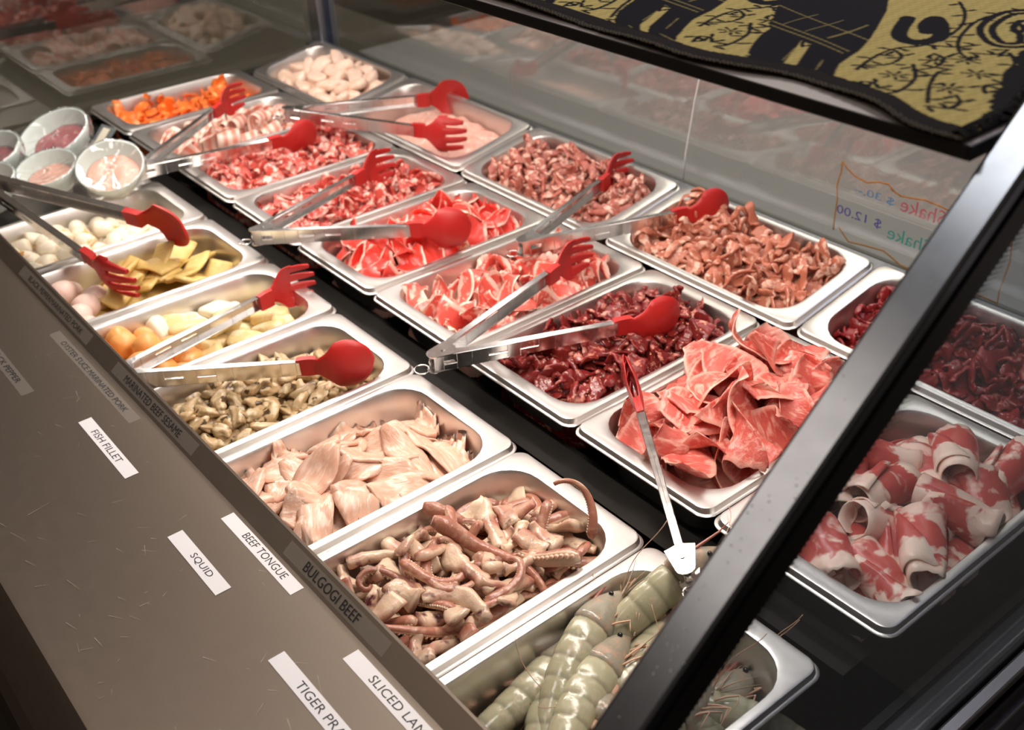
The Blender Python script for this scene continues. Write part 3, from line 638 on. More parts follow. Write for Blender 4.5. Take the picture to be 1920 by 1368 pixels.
# lamb slices
p = heap('lamb', [(.01, .0, .16, .095, -.012)], M_lamb, 'pink_slice_heap', 'lower layer of pink sliced meat before the sesame beef', 'meat', .016)
vs = [curl(.06, .026, .0020, lambda u: 30, ell, cone=.3, wave=.002, seed=21), curl(.055, .022, .0020, lambda u: 55*u, ell, cone=.2, wave=.002, seed=22), curl(.05, .030, .0020, lambda u: -35+70*u, ell, wave=.0025, seed=23),
      curl(.075, .018, .0022, lambda u: 50, ell, cone=.3, wave=.002, seed=24), curl(.06, .016, .002, lambda u: 20, ell, wave=.002, seed=25), curl(.08, .034, .002, lambda u: 34, ell, cone=.25, wave=.002, seed=26)]
scatter_rigid(p, G(23), 'pink_meat_slice', vs, M_lamb, 'curved pink meat slice with white fat in the pan before the sesame beef', 'meat', 'pink meat slices', 130, tiltv=.4, q=50, sink=.004, conform=.5, limit=.010)
# beef tongue
p = heap('tongue', [(.01, .0, .135, .082, .012)], M_tongue, 'tongue_heap', 'lower layer of beef tongue slices', 'meat', .026)
def tng(u): return max(.3, math.sin(math.pi * min(max(u, .04), .96))**.4 * (1 - .25*u))
vs = [curl(.095, .062, .0024, lambda u: 12 + 10*u, tng, cone=.25, wave=.0022, seed=31, n=26, m=13), curl(.10, .058, .0024, lambda u: 8 + 90*max(0, u-.6), tng, cone=.2, wave=.0025, seed=32, n=26, m=13),
      curl(.090, .060, .0024, lambda u: 38, tng, cone=.35, wave=.002, seed=33, n=26, m=13), curl(.085, .056, .0024, lambda u: 55*(1-u), tng, cone=-.2, wave=.0025, seed=34, n=26, m=13), curl(.075, .050, .0024, lambda u: 60, tng, cone=.3, wave=.002, seed=35, n=26, m=13),
      curl(.085, .060, .0024, lambda u: -14 + 35*u, tng, wave=.003, seed=36, n=26, m=13)]
scatter_rigid(p, G(24), 'tongue_slice', vs, M_tongue, 'thin curled slice of raw beef tongue in the pan with the upright tongs', 'meat', 'beef tongue slices', 60, tiltv=.38, q=50, sink=.006, keep=.66, conform=.2, limit=.022)
# lamb rolls
p = heap('lambroll', [(.0, .0, .14, .082, -.002)], M_roll, 'lamb_roll_heap', 'lower layer of rolled lamb slices behind the end glass', 'meat', .022)
vs = [curl(.12, .062, .0026, rollk(.0115, .004), lambda u: .75+.25*math.sin(3*u), cone=.05, wave=.0014, seed=41, n=34, m=11, spiral=.15), curl(.13, .058, .0026, rollk(.013, .004), cone=.12, wave=.0014, seed=42, n=34, m=11, spiral=-.2), curl(.11, .066, .0026, rollk(.011, .006), lambda u: 1-.3*u, cone=-.1, wave=.0016, seed=43, n=34, m=11, spiral=.1),
      curl(.09, .060, .0026, lambda u: 60, lambda u: 1-.25*u, cone=.15, wave=.0016, seed=44, n=30, m=11), curl(.10, .05, .0026, lambda u: 20+70*u, cone=.1, wave=.0018, seed=45, n=30, m=11)]
vs = [(V @ np.array(Matrix.Rotation(1.57, 3, 'Z')).T, F, U) for V, F, U in vs]
vs = [(V*1.18, F, U) for V, F, U in vs]
scatter_rigid(p, G(25), 'lamb_roll', vs, M_roll, 'rolled lamb slice with creamy fat seen through the near end glass', 'meat', 'lamb rolls', 40, tiltv=.22, q=52, sink=.006, yawf=.6, keep=.7, limit=.018, conform=.25)
# fish fillet
p = heap('fish', [(-.03, .0, .128, .09, -.006), (.06, .0, .07, .07, -.016)], M_fish, 'fish_heap', 'lower layer of pale fish fillet slices', 'fish', .014)
vs = [curl(L_, W_, .0055, (lambda c: (lambda u: c))(c_), ell, cone=.2, wave=.0022, seed=50+i, n=20, m=9) for i, (L_, W_, c_) in enumerate([(.075,.034,-10), (.065,.040,-16), (.085,.032,-6), (.055,.036,-20), (.07,.028,-14), (.06,.044,-8)])]
scatter_rigid(p, G(26), 'fish_slice', vs, M_fish, 'translucent pale pink slice of fish fillet', 'fish', 'fish fillet slices', 80, tiltv=.22, q=45, sink=.004, conform=.8, limit=.010)
# clams
p = heap('clams', [(-.0, .0, .14, .082, -.012)], M_clam, 'clam_heap', 'lower layer of beige clam meat', 'clam', .012)
vs = [blob(.0135*g_.uniform(.75,1.3), .0085*g_.uniform(.75,1.2), .0050, 60+k, .36, 3.6, .9, nu=20, nv=14, bend=.4*g_.normal()) for k, g_ in enumerate([G(130+i) for i in range(10)])]
scatter_rigid(p, G(27), 'clam', vs, M_clam, 'beige clam meat piece with dark specks', 'clam', 'clam meat pieces', 230, tiltv=.4, q=50, sink=.002, margin=.006, limit=.005)
# tofu balls + fish cakes
p = PANS['balls']; p.target(-.08, 0, .085, .085, -.008, edge=-.035).target(.045, .0, .095, .07, -.014, edge=-.045); p.filler('fish_cake_heap', M_cake, 'lower layer of fish cakes in the pan of tofu balls', 'fish cake', .018, .003, 8)
vs = [blob(.0155, .0155, .0145, 70+k, .05, 2, .8) for k in range(4)]; srcs = [None]*4; g = G(28)
for k in range(40):
    x, y = g.uniform(-.118, -.02), g.uniform(-.07, .07); i = k % 4
    o = p.put('tofu_ball', *vs[i], M_obal, 'orange rounded tofu ball at the counter end of the pan', 'tofu ball', 'orange tofu balls', (x, y), g.uniform(0, 6), g.normal()*.4, 0, q=58, limit=.007, src=srcs[i]); srcs[i] = srcs[i] or o
vs = [blob(.024, .014, .0085, 80+k, .08, 2, .55) for k in range(3)] + [blob(.020, .017, .007, 84, .08, 2, .5)]; srcs = {}
for k in range(60):
    x, y = g.uniform(-.02, .125), g.uniform(-.07, .07); i = k % 4; mm = M_cake if k % 3 else M_cake2; key = (i, k % 3 == 0)
    o = p.put('fish_cake', *vs[i], mm, 'cream fish cake piece under the red fork beside the tofu balls', 'fish cake', 'cream fish cakes', (x, y), g.uniform(0, 6), g.normal()*.3, g.normal()*.4, q=55, limit=.008, src=srcs.get(key)); srcs[key] = srcs.get(key) or o
# bean curd sheets and pink meatballs
p = PANS['skins']; p.target(-.09, 0, .07, .085, -.014, edge=-.035).target(.035, .0, .09, .07, -.014, edge=-.045); p.filler('curd_sheet_heap', M_skin, 'lower layer of yellow bean curd sheets', 'bean curd', .018, .003, 9)
vs = [blob(.017, .017, .0155, 90+k, .07, 2.5, .95) for k in range(3)]; srcs = [None]*3
for k in range(40):
    x, y = g.uniform(-.12, -.045), g.uniform(-.07, .07); i = k % 3
    o = p.put('pink_meatball', *vs[i], M_pball, 'rough pale pink meatball near the counter edge', 'meatball', 'pink meatballs', (x, y), g.uniform(0, 6), 0, 0, q=58, limit=.007, src=srcs[i]); srcs[i] = srcs[i] or o
vs = [curl(.075, .05, .006, lambda u: -9, lambda u: 1, wave=.001, seed=95, n=16, m=7), curl(.07, .045, .006, lambda u: -16, lambda u: .8+.2*u, wave=.0015, seed=96, n=16, m=7), curl(.08, .04, .006, lambda u: 6, lambda u: 1-.2*u, wave=.001, seed=97, n=16, m=7)]
srcs = [None]*3
for k in range(30):
    x, y = g.uniform(-.03, .12), g.uniform(-.05, .05); i = k % 3
    o = p.put('bean_curd_sheet', *vs[i], M_skin, 'yellow folded bean curd sheet in the pan beside the pink meatballs', 'bean curd', 'yellow bean curd sheets', (x, y), 1.1 + g.normal()*.6, g.normal()*.12, g.normal()*.25, q=50, limit=.010, src=srcs[i], follow=.4); srcs[i] = srcs[i] or o
# small white rolls
p = PANS['rolls']; p.target(-.03, 0, .14, .085, -.018, edge=-.035); p.filler('white_roll_heap', M_wroll, 'lower layer of small white rolls', 'roll', .018, .003, 10)
vs = []
for k in range(4):
    r = np.array([.004, .0095, .0125, .0135, .013, .0115, .007, .003]) * (.84 + .05*k); xs = np.array([-.0135, -.0145, -.011, -.004, .004, .011, .0145, .012]); path = np.stack([xs, np.zeros(8), np.zeros(8)], 1)
    a = np.linspace(0, 6.283, 15)[:-1]; xs = xs*.9; P = np.array([[(x_, r_*math.cos(t), r_*math.sin(t)*.9) for t in a] for x_, r_ in zip(xs, r)]); V, F, U = tube(P); vs.append((V, fix(V, F), U))
scatter_rigid(p, G(29), 'white_roll', vs, M_wroll, 'small white roll with orange stains between the two left tongs', 'roll', 'small white rolls', 130, tiltv=.3, q=55, limit=.008)
# squid
p = heap('squid', [(-.0, .0, .140, .082, -.010)], M_squid, 'squid_heap', 'lower layer of cut squid pieces', 'squid', .026, .005)
def tentacle(L, r0, r1, curlf, seed, suckers=True, wob=.3):
    g = G(seed); n = 30; s_ = np.linspace(0, 1, n); k = curlf(s_) ; a = np.cumsum(k) * L/(n-1); x = np.cumsum(np.cos(a))*L/n; y = np.cumsum(np.sin(a))*L/n; z = wob*.02*sn(np.stack([s_*3, s_*0, s_*0], 1), seed, 2.2)
    path = np.stack([x, y, z], 1); rr = (r0*.85 + (r1-r0*.85)*s_**.8) * np.minimum(1, .55 + s_*6); P = strip(path, rr*2.2, rr*1.8, seed % 3 * .5, 9, .9); mb = MB(); V, F, U = tube(P); mb.add(V, fix(V, F), U)
    if suckers:
        T, S, N = frames(path)
        for q in range(1, n-1):
            if seed == 5: continue
            for sd in (-1, 1):
                c = path[q] + S[q]*sd*rr[q]*.55 - (-S[q]*.75 )*rr[q]*.55; rb = rr[q]*.36
                V, F, U = blob(rb, rb, rb, 0, 0, 2, 1, 6, 5); mb.add(V + c, F, U)
    V, F, U = mb.arr(); return V - V.mean(0), F, U
tv = [(V*1.2, F, U) for V, F, U in [tentacle(.085, .0065, .0018, lambda s_: 12 + 190*s_**3, 1), tentacle(.10, .0075, .0016, lambda s_: -14 + 260*s_**4, 2), tentacle(.075, .006, .002, lambda s_: 30 + 30*s_, 3), tentacle(.09, .007, .0018, lambda s_: 20*np.sin(5*s_)-10, 5), tentacle(.06, .005, .002, lambda s_: 130*s_**2, 6), tentacle(.11, .008, .002, lambda s_: -8 + 0*s_, 8)]]
def chunk(L, W, T_, kap, seed, fl):
    n = 18; s_ = np.linspace(0, 1, n); a = np.cumsum(kap(s_))*L/(n-1); path = np.stack([np.cumsum(np.cos(a))*L/n, np.cumsum(np.sin(a))*L/n, .004*np.sin(3*s_+seed)], 1)
    P = strip(path, W*(1 + fl*s_**3)*(1 + .38*sn(path, seed, 330)), T_*(1 + .4*sn(path, seed+1, 260)), .5*np.sin(3*s_+seed), 10, .75); V, F, U = tube(P); U[:, 1] = np.abs(U[:, 1]*2-1); return V - V.mean(0), fix(V, F), U
cv = [(V*.98, F, U) for V, F, U in [chunk(.060, .013, .009, lambda s_: 5+0*s_, 1, .9), chunk(.050, .016, .008, lambda s_: -14+0*s_, 2, .6), chunk(.035, .012, .010, lambda s_: 10+0*s_, 3, .4), chunk(.07, .014, .008, lambda s_: 22+0*s_, 4, .5), chunk(.028, .018, .009, lambda s_: 0*s_, 5, .3), chunk(.045, .010, .008, lambda s_: 40*s_, 6, .8)]]
g = G(30); sr = {}
for k in range(330):
    b = p.pick(g, .012)
    if b is None: continue
    tn = g.random() < .36; i = int(g.integers(6)); vv = (tv if tn else cv)[i]
    o = p.put('squid_tentacle' if tn else 'squid_piece', *vv, M_tent if tn else M_squid, 'reddish squid tentacle with a row of suckers' if tn else 'cream squid flesh piece with purple skin patches', 'squid', 'squid tentacles' if tn else 'squid flesh pieces', b[1:], g.uniform(0, 6.28), g.normal()*.3, g.normal()*.6, q=52, sink=.003, limit=.014, src=sr.get((tn, i)), keep=.92); sr[(tn, i)] = sr.get((tn, i)) or o
# the tentacle tip that curls up over the back right rim
V, F, U = tentacle(.075, .0055, .0016, lambda s_: 12 + 55*s_**2, 9)
o = mk('squid_tentacle', V, F, M_tent, None, U); o.location = (.463, -.075, .018); o.rotation_euler = (.5, -1.0, 1.9); tag(o, 'squid tentacle curling up over the far rim of its pan', 'squid')

# ------------------------------------------------------------------ tiger prawns
M_shr = meat('prawn_shell', (.33,.31,.19), (.47,.44,.31), (.55,.46,.36), .52, 110, (1,1,1), .2, sharpn=.25, sss=.4, vary=.12, bmp=.35, bscale=200)
M_shr2 = meat('prawn_head_shell', (.22,.20,.15), (.36,.32,.25), (.48,.28,.18), .50, 120, (1,1,1), .2, sharpn=.25, sss=.3, vary=.1)
def prawn_bands(m):
    bs = m.node_tree.nodes['Principled BSDF']; l = bs.inputs['Base Color'].links[0].from_socket; tc = nd(m, 'ShaderNodeTexCoord'); sp_ = nd(m, 'ShaderNodeSeparateXYZ'); lk(m, tc.outputs['UV'], sp_.inputs[0])
    fr = math_(m, 'FRACT', math_(m, 'MULTIPLY', sp_.outputs[0], 6.5), 0); k = ramp(m, fr, [(.0, (.35,.35,.35)), (.10, (0,0,0)), (.80, (0,0,0)), (.97, (.4,.4,.4))]); lk(m, mix(m, k, l, (.10,.095,.065)), bs.inputs['Base Color'])
prawn_bands(M_shr)
M_leg = mat('prawn_leg', (.56,.33,.22), .4); M_eye = mat('prawn_eye', (.01,.01,.01), .2); M_tail = mat('prawn_tail', (.30,.10,.07), .35)
def prawn(seed, bendk=9.0, S=1.0):
    g = G(seed); root = empty('tiger_prawn'); n = 40; L = .105*S; s_ = np.linspace(0, 1, n); a = -np.cumsum(bendk*(.3 + 1.2*s_))*L/(n-1)*1.0
    x = np.cumsum(np.cos(a))*L/n; z = np.cumsum(np.sin(a))*L/n; path = np.stack([x, 0*x, z], 1); c0 = path.mean(0)*np.array([1, 1, .5]); path -= c0
    seg = (s_*6.5) % 1; r = (.0140 - .0070*s_**1.6)*S*(1 - .050*(1 - seg)**5 - .02*seg**6); P = strip(path, r*1.75, r*2.15, 0, 14, 1.0); V, F, U = tube(P); mk('body', V, fix(V, F), M_shr, root, U)
    T, S_, N = frames(path); p0 = path[0]; t0 = T[0]
    hs = np.linspace(0, 1, 14); hp = p0 - t0[None]*(hs*.040*S)[:, None] + np.array([0, 0, -.004*S])*hs[:, None]**2; hr = (.0138*(1 - hs**1.9*.87))*S; hr[0] = .0112*S
    P = strip(hp, hr*1.7, hr*2.2, 0, 14, 1.0); V, F, U = tube(P); hd = mk('head', V, fix(V, F), M_shr2, root, U)
    V, F, U = pipe([hp[4] + (0, 0, .010*S), hp[8] + (0, 0, .0105*S), hp[-1] + (-.006*S, 0, .011*S), hp[-1] - t0*.016*S + (0, 0, .012*S)], [.0016*S, .0014*S, .0009*S, .0002], 5); mk('rostrum', V, fix(V, F), M_tail, hd)
    for sd in (-1, 1):
        V, F, U = blob(.0019*S, .0019*S, .0019*S, 0, 0, 2, 1, 8, 6); mk('eye', V + hp[10] + np.array([0, sd*.0055*S, .004*S]), F, M_eye, hd)
        q = hp[-1]; w_ = g.uniform(.6, 1.4); ts = np.linspace(0, 1, 12)[:, None]
        pa = q + ts*np.array([-.05*S, sd*.03*w_, .012]) + ts**2*np.array([.02, sd*.02*w_, -.006]) + np.sin(ts*5)*np.array([0, .003, .003])
        V, F, U = pipe(pa, .00035, 4); mk('antenna', V, fix(V, F), M_leg, hd)
    for k in range(9):
        ts = np.linspace(0, 1, 6)[:, None]; q = hp[-3 + k % 3] + np.array([0, g.normal()*.003, -.003])*S; pa = q + ts*np.array([-.024 - .012*g.random(), g.normal()*.012, g.normal()*.008])*S + ts**2*np.array([.004, g.normal()*.008, g.normal()*.006])
        V, F, U = pipe(pa, [.0008, .0007, .0006, .0005, .0003, .0001], 4); mk('feeler', V, fix(V, F), M_leg if k % 2 else M_shr2, hd)
    for k in range(5):
        for sd in (-1, 1):
            q = hp[2 + k*2] + np.array([0, sd*.006*S, -.008*S]); e = q + np.array([-.012 + g.normal()*.004, sd*(.002 + .005*g.random()), -.008 + g.normal()*.003])*S; f_ = e + np.array([.013 + g.normal()*.004, sd*.002, -.004])*S
            V, F, U = pipe([q, (q+e)/2 + (0, 0, .001), e, (e+f_)/2, f_], [.0009*S, .0008*S, .0007*S, .0005*S, .0002], 5); mk('leg', V, fix(V, F), M_leg, root)
    for k in range(5):
        i = 3 + k*6; q = path[i] - N[i]*r[i]*.9; mb = MB()
        for sd in (-1, 1):
            V, F, U = blob(.0055*S, .0012*S, .0022*S, k, .1, 2, 1, 8, 6); V = V + np.array([0, sd*.004*S, -.002*S]) + q; mb.add(V, F, U)
        mb.build('swimmeret', M_leg, root, True)
    te = path[-1]; tt = T[-1]
    for sd, aa in ((-1, .5), (-1, .18), (1, .18), (1, .5), (0, 0)):
        dirv = tt*math.cos(aa) + S_[-1]*sd*math.sin(aa); ps = te + dirv[None]*(np.linspace(-.002, .024*S, 7))[:, None]
        P = strip(ps, np.array([.003, .006, .0085, .0095, .009, .0065, .002])*S, np.array([.0022, .0018, .0014, .001, .0008, .0006, .0004])*S, 0, 8, .9); V, F, U = tube(P); mk('tail_fan', V, fix(V, F), M_tail if sd else M_shr, root, U)
    return root
p = PANS['shrimp']; protos = [prawn(1, 6, 1.12), prawn(2, 9, 1.2), prawn(3, 4, 1.15), prawn(4, 12, 1.1)]
lay = [(.02,.058,3.05,0,0),(.03,.034,3.2,1,0),(.015,.010,3.1,2,0),(.03,-.014,3.25,3,0),(.02,-.038,3.1,0,0),(.03,-.058,3.3,1,0),
       (-.045,.050,3.3,2,1),(-.03,.022,3.45,3,1),(-.055,-.005,3.4,0,1),(-.04,-.032,3.5,1,1),(-.05,-.056,3.4,2,1),(.055,.046,3.3,1,1),(.05,.018,3.5,0,1),(.065,-.010,3.4,2,1),(.055,-.040,5.2,3,1),(.085,-.052,5.6,0,1),
       (.0,.036,3.45,0,2),(-.02,.004,3.6,2,2),(.005,-.024,.45,1,2),(-.01,-.048,3.3,3,2)]
seen = set()
for k, (u, v, yaw, i, lyr) in enumerate(lay):
    o = copy_tree(protos[i]) if i in seen else protos[i]; seen.add(i); g = G(200+k)
    o.matrix_world = p.M @ Matrix.Translation((u, v, (-.047, -.032, -.020)[lyr])) @ Matrix.Rotation(yaw + g.normal()*.08, 4, 'Z') @ Matrix.Rotation(g.normal()*.05, 4, 'Y') @ Matrix.Rotation((1.15 if k % 3 else -1.0), 4, 'X')
    tag(o, 'raw grey green tiger prawn lying in the nearest pan', 'prawn', 'tiger prawns')
o = copy_tree(protos[2]); o.matrix_world = p.M @ Matrix.Translation((.075, .050, -.022)) @ Matrix.Rotation(3.0, 4, 'Z') @ Matrix.Rotation(.35, 4, 'Y') @ Matrix.Rotation(.4, 4, 'X'); tag(o, 'tiger prawn with its head raised at the far end of its pan', 'prawn'); del o['group']

# ------------------------------------------------------------------ tongs with red silicone heads
def arm_mesh(Lm=.2, h0=.0195, h1=.0155, fl=.0075, t=.0009, side=1):
    """channel: web with slots in the xz plane, flanges towards +y*side (inside)"""
    slots = [(.010, .024, .25), (.058, .078, .10), (.092, .112, .10)]; xs = sorted({0, Lm} | {a for a, b, c in slots} | {b for a, b, c in slots} | {.13, .16, .18, .04, .002, .2-.004})
    mb = MB()
    def hh(x): return (h0 + (h1-h0)*x/Lm)/2
    for x0, x1 in zip(xs, xs[1:]):
        sl = [c for a, b, c in slots if a <= x0 + 1e-6 and x1 <= b + 1e-6]
        if sl:
            for z0, z1 in ((-1, -sl[0]*1.0), (sl[0]*1.0, 1)):
                V = np.array([(x, y, z*hh(x)) for x in (x0, x1) for y, z in ((0, z0), (t*side, z0), (t*side, z1), (0, z1))]); F = [(0,1,2,3),(4,7,6,5),(0,4,5,1),(1,5,6,2),(2,6,7,3),(3,7,4,0)]; mb.add(V, fix(V, F))
        else:
            V = np.array([(x, y, z*hh(x)) for x in (x0, x1) for y, z in ((0, -1), (t*side, -1), (t*side, 1), (0, 1))]); F = [(0,1,2,3),(4,7,6,5),(0,4,5,1),(1,5,6,2),(2,6,7,3),(3,7,4,0)]; mb.add(V, fix(V, F))
    n = 12
    for sz in (-1, 1):
        ring = []
        for i in range(n):
            x = Lm*i/(n-1); f_ = fl*(1 if i > 0 else .8)*(1.5 if i == 1 else 1); z = hh(x)*sz; zi = (hh(x) - t)*sz
            ring.append([(x, 0, z), (x, f_*side, z), (x, f_*side, zi), (x, 0, zi)])
        V, F, U = tube(np.array(ring)); mb.add(V, fix(V, F))
    return mb
def head_mesh(kind, side, h=.0155):
    n = 26; m = 11; s_ = np.linspace(0, 1, n); L = .080; X = s_*L
    def half(s):   # half height of the head along its length
        neck = h/2 + .0012
        if s < .30: return neck + .001*math.sin(s/.3*3.14)
        q = (s-.30)/.70; r = .0275; return max(.0015, neck*(1-min(1, q*3))**2 + r*math.sqrt(max(0, 1 - (2*q-1)**2))*min(1, .35 + q*2.2))
    V = []; mb = MB()
    def surf(x, v):  # y offset: shallow scoop towards the inside
        q = max(0, (x/L - .3)/.7); return side*(.002 + .010*q**1.3 + .0 - .009*(math.sin(math.pi*min(1, q))*(1 - v*v)))
    def sheet(fu, fv, t, nn, mm):
        top = []; 
        for i in range(nn):
            a = []; b = []
            for j in range(mm):
                x, z = fu(i/(nn-1), j/(mm-1)*2-1), fv(i/(nn-1), j/(mm-1)*2-1); vz = z/.0275; y = surf(x, vz); ed = min(1, .45 + 2.2*(1-abs(j/(mm-1)*2-1)))
                tt = t*ed; 
                if x < L*.27: tt = .0075
                a.append((x, y - side*tt/2*(0 if x < L*.27 else 1), z)); b.append((x, y + side*tt/2*(2 if x < L*.27 else 1), z))
            top.append(a + b[::-1])
        V, F, U = tube(np.array(top)); mb.add(V, fix(V, F))
    if kind == 'spoon':
        sheet(lambda u, v: u*L, lambda u, v: v*half(u), .0042, n, m)
    else:
        Lp = .66
        def hf(u): s = u*Lp; return half(s) if s < .55 else half(.55)*1.0
        sheet(lambda u, v: u*L*Lp, lambda u, v: v*hf(u), .0042, 18, m)
        w_ = half(.55); gw = 2*w_/4
        for k in range(4):
            zc = -w_ + gw*(k+.5)
            def fu(u, v, k=k): return L*Lp - .004 + u*(.030 - (.004 if k in (0, 3) else 0))
            def fv(u, v, zc=zc): return zc*(1 - .12*u) + v*gw*.36*(1 - .45*u**3)
            sheet(fu, fv, .0046, 9, 7)
    return mb
def tongs(pivot, e_spoon, e_fork, label, gap=.0058, cat='tongs'):
    P = np.array(pivot); a = np.array(e_spoon) - P; b = np.array(e_fork) - P; a /= np.linalg.norm(a); b /= np.linalg.norm(b); n = np.cross(a, b); n /= np.linalg.norm(n)
    if n[2] < 0: n = -n
    root = empty('tongs', pivot); tag(root, label, cat, 'tongs with red silicone heads')
    mid = a + b; mid /= np.linalg.norm(mid)
    for dv, kind in ((a, 'spoon'), (b, 'fork')):
        inner = np.cross(n, dv); side = 1 if inner @ mid > 0 else -1
        R = Matrix((dv, np.cross(n, dv), n)).transposed().to_4x4()
        V, F, U = arm_mesh(side=side, fl=min(.0075, gap*1.3)).arr(); off = np.array([0, -side*gap, 0])
        o = mk('arm', V + off, F, M_chrome, root, None, False); o.matrix_local = R; bevel(o, .0003, 1)
        mb = head_mesh(kind, side); V, F, U = mb.arr(); V = V * np.array([1, 1 if gap > .005 else .42, 1]) + off + np.array([.196, 0, 0]); hd = mk('spoon_head' if kind == 'spoon' else 'fork_head', V, F, M_red, root, None, True, 60); hd.matrix_local = R; tag(hd, 'red silicone ' + kind + ' head')
    R = Matrix((mid, np.cross(n, mid), n)).transposed().to_4x4()
    mb = MB(); 
    for z0, z1 in ((-.0102, -.0092), (.0092, .0102)):
        ring = [(.0 + .006*math.cos(t), .0078*math.sin(t)) for t in np.linspace(1.57, 4.71, 7)] + [(.022, -.0125), (.026, 0), (.022, .0125)]; m_ = len(ring)
        V = [(x, y, z) for z in (z0, z1) for x, y in ring]; mb.add(V, [tuple(range(m_))[::-1], tuple(range(m_, 2*m_))] + [(i, (i+1) % m_, m_+(i+1) % m_, m_+i) for i in range(m_)])
    o = mb.build('pivot_plate', M_chrome, root); o.matrix_local = R
    V, F, U = pipe([(.012, 0, -.0112), (.012, 0, .0112)], .0022, 10); o = mk('pivot_pin', V, F, M_chrome, root, None, True, 40); o.matrix_local = R
    V, F, U = pipe([(-.004, 0, 0), (.016, 0, 0)], .0025, 8); o = mk('lock_rod', V, F, M_chrome, root, None, True, 40); o.matrix_local = R
    t = np.linspace(0, 2*math.pi, 19)[:-1]; c = np.stack([-.0135 + .0078*np.cos(t), .0078*np.sin(t), -.004 + 0*t], 1); P_ = []
    for i in range(18):
        rd = np.array([math.cos(t[i]), math.sin(t[i]), 0]); P_.append([c[i] + rd*.0008*math.cos(q) + np.array([0, 0, 1])*.0008*math.sin(q) for q in np.linspace(0, 6.283, 7)[:-1]])
    P_.append(P_[0]); V, F, U = tube(np.array(P_), caps=False); o = mk('hanging_ring', V, fix(V, F), M_chrome, root); o.matrix_local = R
    return root
tongs((-.5022, -.0651, .022), (-.4655, .1315, .0215), (-.5977, .1095, .0418), 'red headed tongs lying from the covered bowls across the bacon pan')
t2 = tongs((-.5135, .1880, .04), (-.4630, .3410, .03), (-.3060, .3230, .03), 'red headed tongs lying across the minced meat pan'); t2.scale = (1.08, 1.08, 1.08)
tongs((-.1906, -.0404, .022), (-.055, .1064, .0301), (-.2504, .1505, .0242), 'red headed tongs with fork on fatty pork and spoon on bright red slices')
tongs((.0654, .1864, .022), (.1442, .3701, .0301), (.0053, .3771, .0274), 'red headed tongs reaching into the two back pans of marinated pork')
tongs((.2024, -.0441, .022), (.2789, .1407, .0223), (.1660, .1220, .030), 'red headed tongs with its spoon on the sesame beef, ring at its hinge')
t6 = tongs((-.5172, -.2727, .07), (-.3129, -.1523, .045), (-.2500, -.2130, .015), 'red headed tongs with dark steel arms coming in at the left over the white rolls'); t6.scale = (1.2, 1.2, 1.2)
tongs((-.0175, -.302, .0075), (.0990, -.1522, .0135), (-.0494, -.1336, .0085), 'red headed tongs with its hinge hidden under the counter edge, spoon over the clams')
tongs((.5842, -.0735, .018), (.4196, .0396, .0305), (.4186, .0384, .0301), 'closed red headed tongs standing upright from the prawn pan to the beef tongue', gap=.0034)

# ------------------------------------------------------------------ labels and writing on the counter
def text_mesh(body, width, height=None):
    cu = bpy.data.curves.new('lettering', 'FONT'); cu.body = body; cu.size = 1; cu.resolution_u = 3; cu.align_x = 'CENTER'; cu.align_y = 'CENTER'
    o = bpy.data.objects.new('tmp', cu); COL.objects.link(o); dg = bpy.context.evaluated_depsgraph_get(); me = o.evaluated_get(dg).to_mesh()
    V = np.array([v.co[:] for v in me.vertices]); F = [tuple(p.vertices) for p in me.polygons]; bpy.data.objects.remove(o); V = V - (V.max(0) + V.min(0))/2
    V[:, 0] *= width/np.ptp(V[:, 0]); V[:, 1] *= height/np.ptp(V[:, 1]); return V, F
def label(name, lab, x0, x1, yc, h, z, m, text, tx0, tx1, th, tilt=0.0, t=.0002, yaw=0.0, plate=True):
    root = empty(name, ((x0+x1)/2, yc, z)); root.rotation_euler = (tilt, 0, yaw); tag(root, lab, 'label')
    if plate: MB().box((x0-(x0+x1)/2, -h/2, 0), (x1-(x0+x1)/2, h/2, t)).build('label_strip', m, root)
    V, F = text_mesh(text, tx1-tx0, th); V = V + np.array([(tx0+tx1)/2 - (x0+x1)/2, 0, t + .0001]); mk('lettering', V, F, M_ink, root, None, False)
    return root
Z0 = .0201
label('paper_label', 'white label reading FISH FILLET on the counter', .055, .170, -.354, .0130, Z0, M_white, 'FISH FILLET', .079, .143, .0068)
label('paper_label', 'white label reading SQUID on the counter', .2695, .359, -.3578, .0135, Z0, M_white, 'SQUID', .303, .337, .0068)
label('paper_label', 'white label reading BEEF TONGUE at the foot of the raised edge', .278, .3975, -.3135, .0130, Z0, M_white, 'BEEF TONGUE', .310, .378, .0070)
label('paper_label', 'white label reading TIGER PRAWN, nearest the front of the counter', .445, .600, -.3585, .0135, Z0, M_white, 'TIGER PRAWN', .478, .560, .0070)
label('paper_label', 'white label reading SLICED LAMB beside the raised edge', .4795, .620, -.3165, .0135, Z0, M_white, 'SLICED LAMB', .508, .580, .0070)
label('tape_label', 'clear tape label reading OYSTER SAUCE MARINATED PORK', -.132, .09, -.3175, .0120, Z0, M_tape, "OYSTER S'UCE MARINATED PORK", -.106, .068, .0062)
tl = math.radians(37.5)
label('tape_label', 'clear tape label reading BLACK PEPPER MARINATED PORK on the raised edge', -.296, -.075, -.2975, .0125, .0276, M_tape, 'BLACK PEPPERMARINATED PORK', -.268, -.098, .0062, tl)
label('tape_label', 'clear tape label reading MARINATED BEEF SESAME on the raised edge', -.006, .184, -.2975, .0125, .0276, M_tape, 'MARINATED BEEF SESAME', .022, .152, .0075, tl)
label('tape_label', 'clear tape label reading BULGOGI BEEF on the raised edge', .355, .50, -.2975, .0125, .0276, M_tape, 'BULGOGI BEEF', .384, .462, .0085, tl)
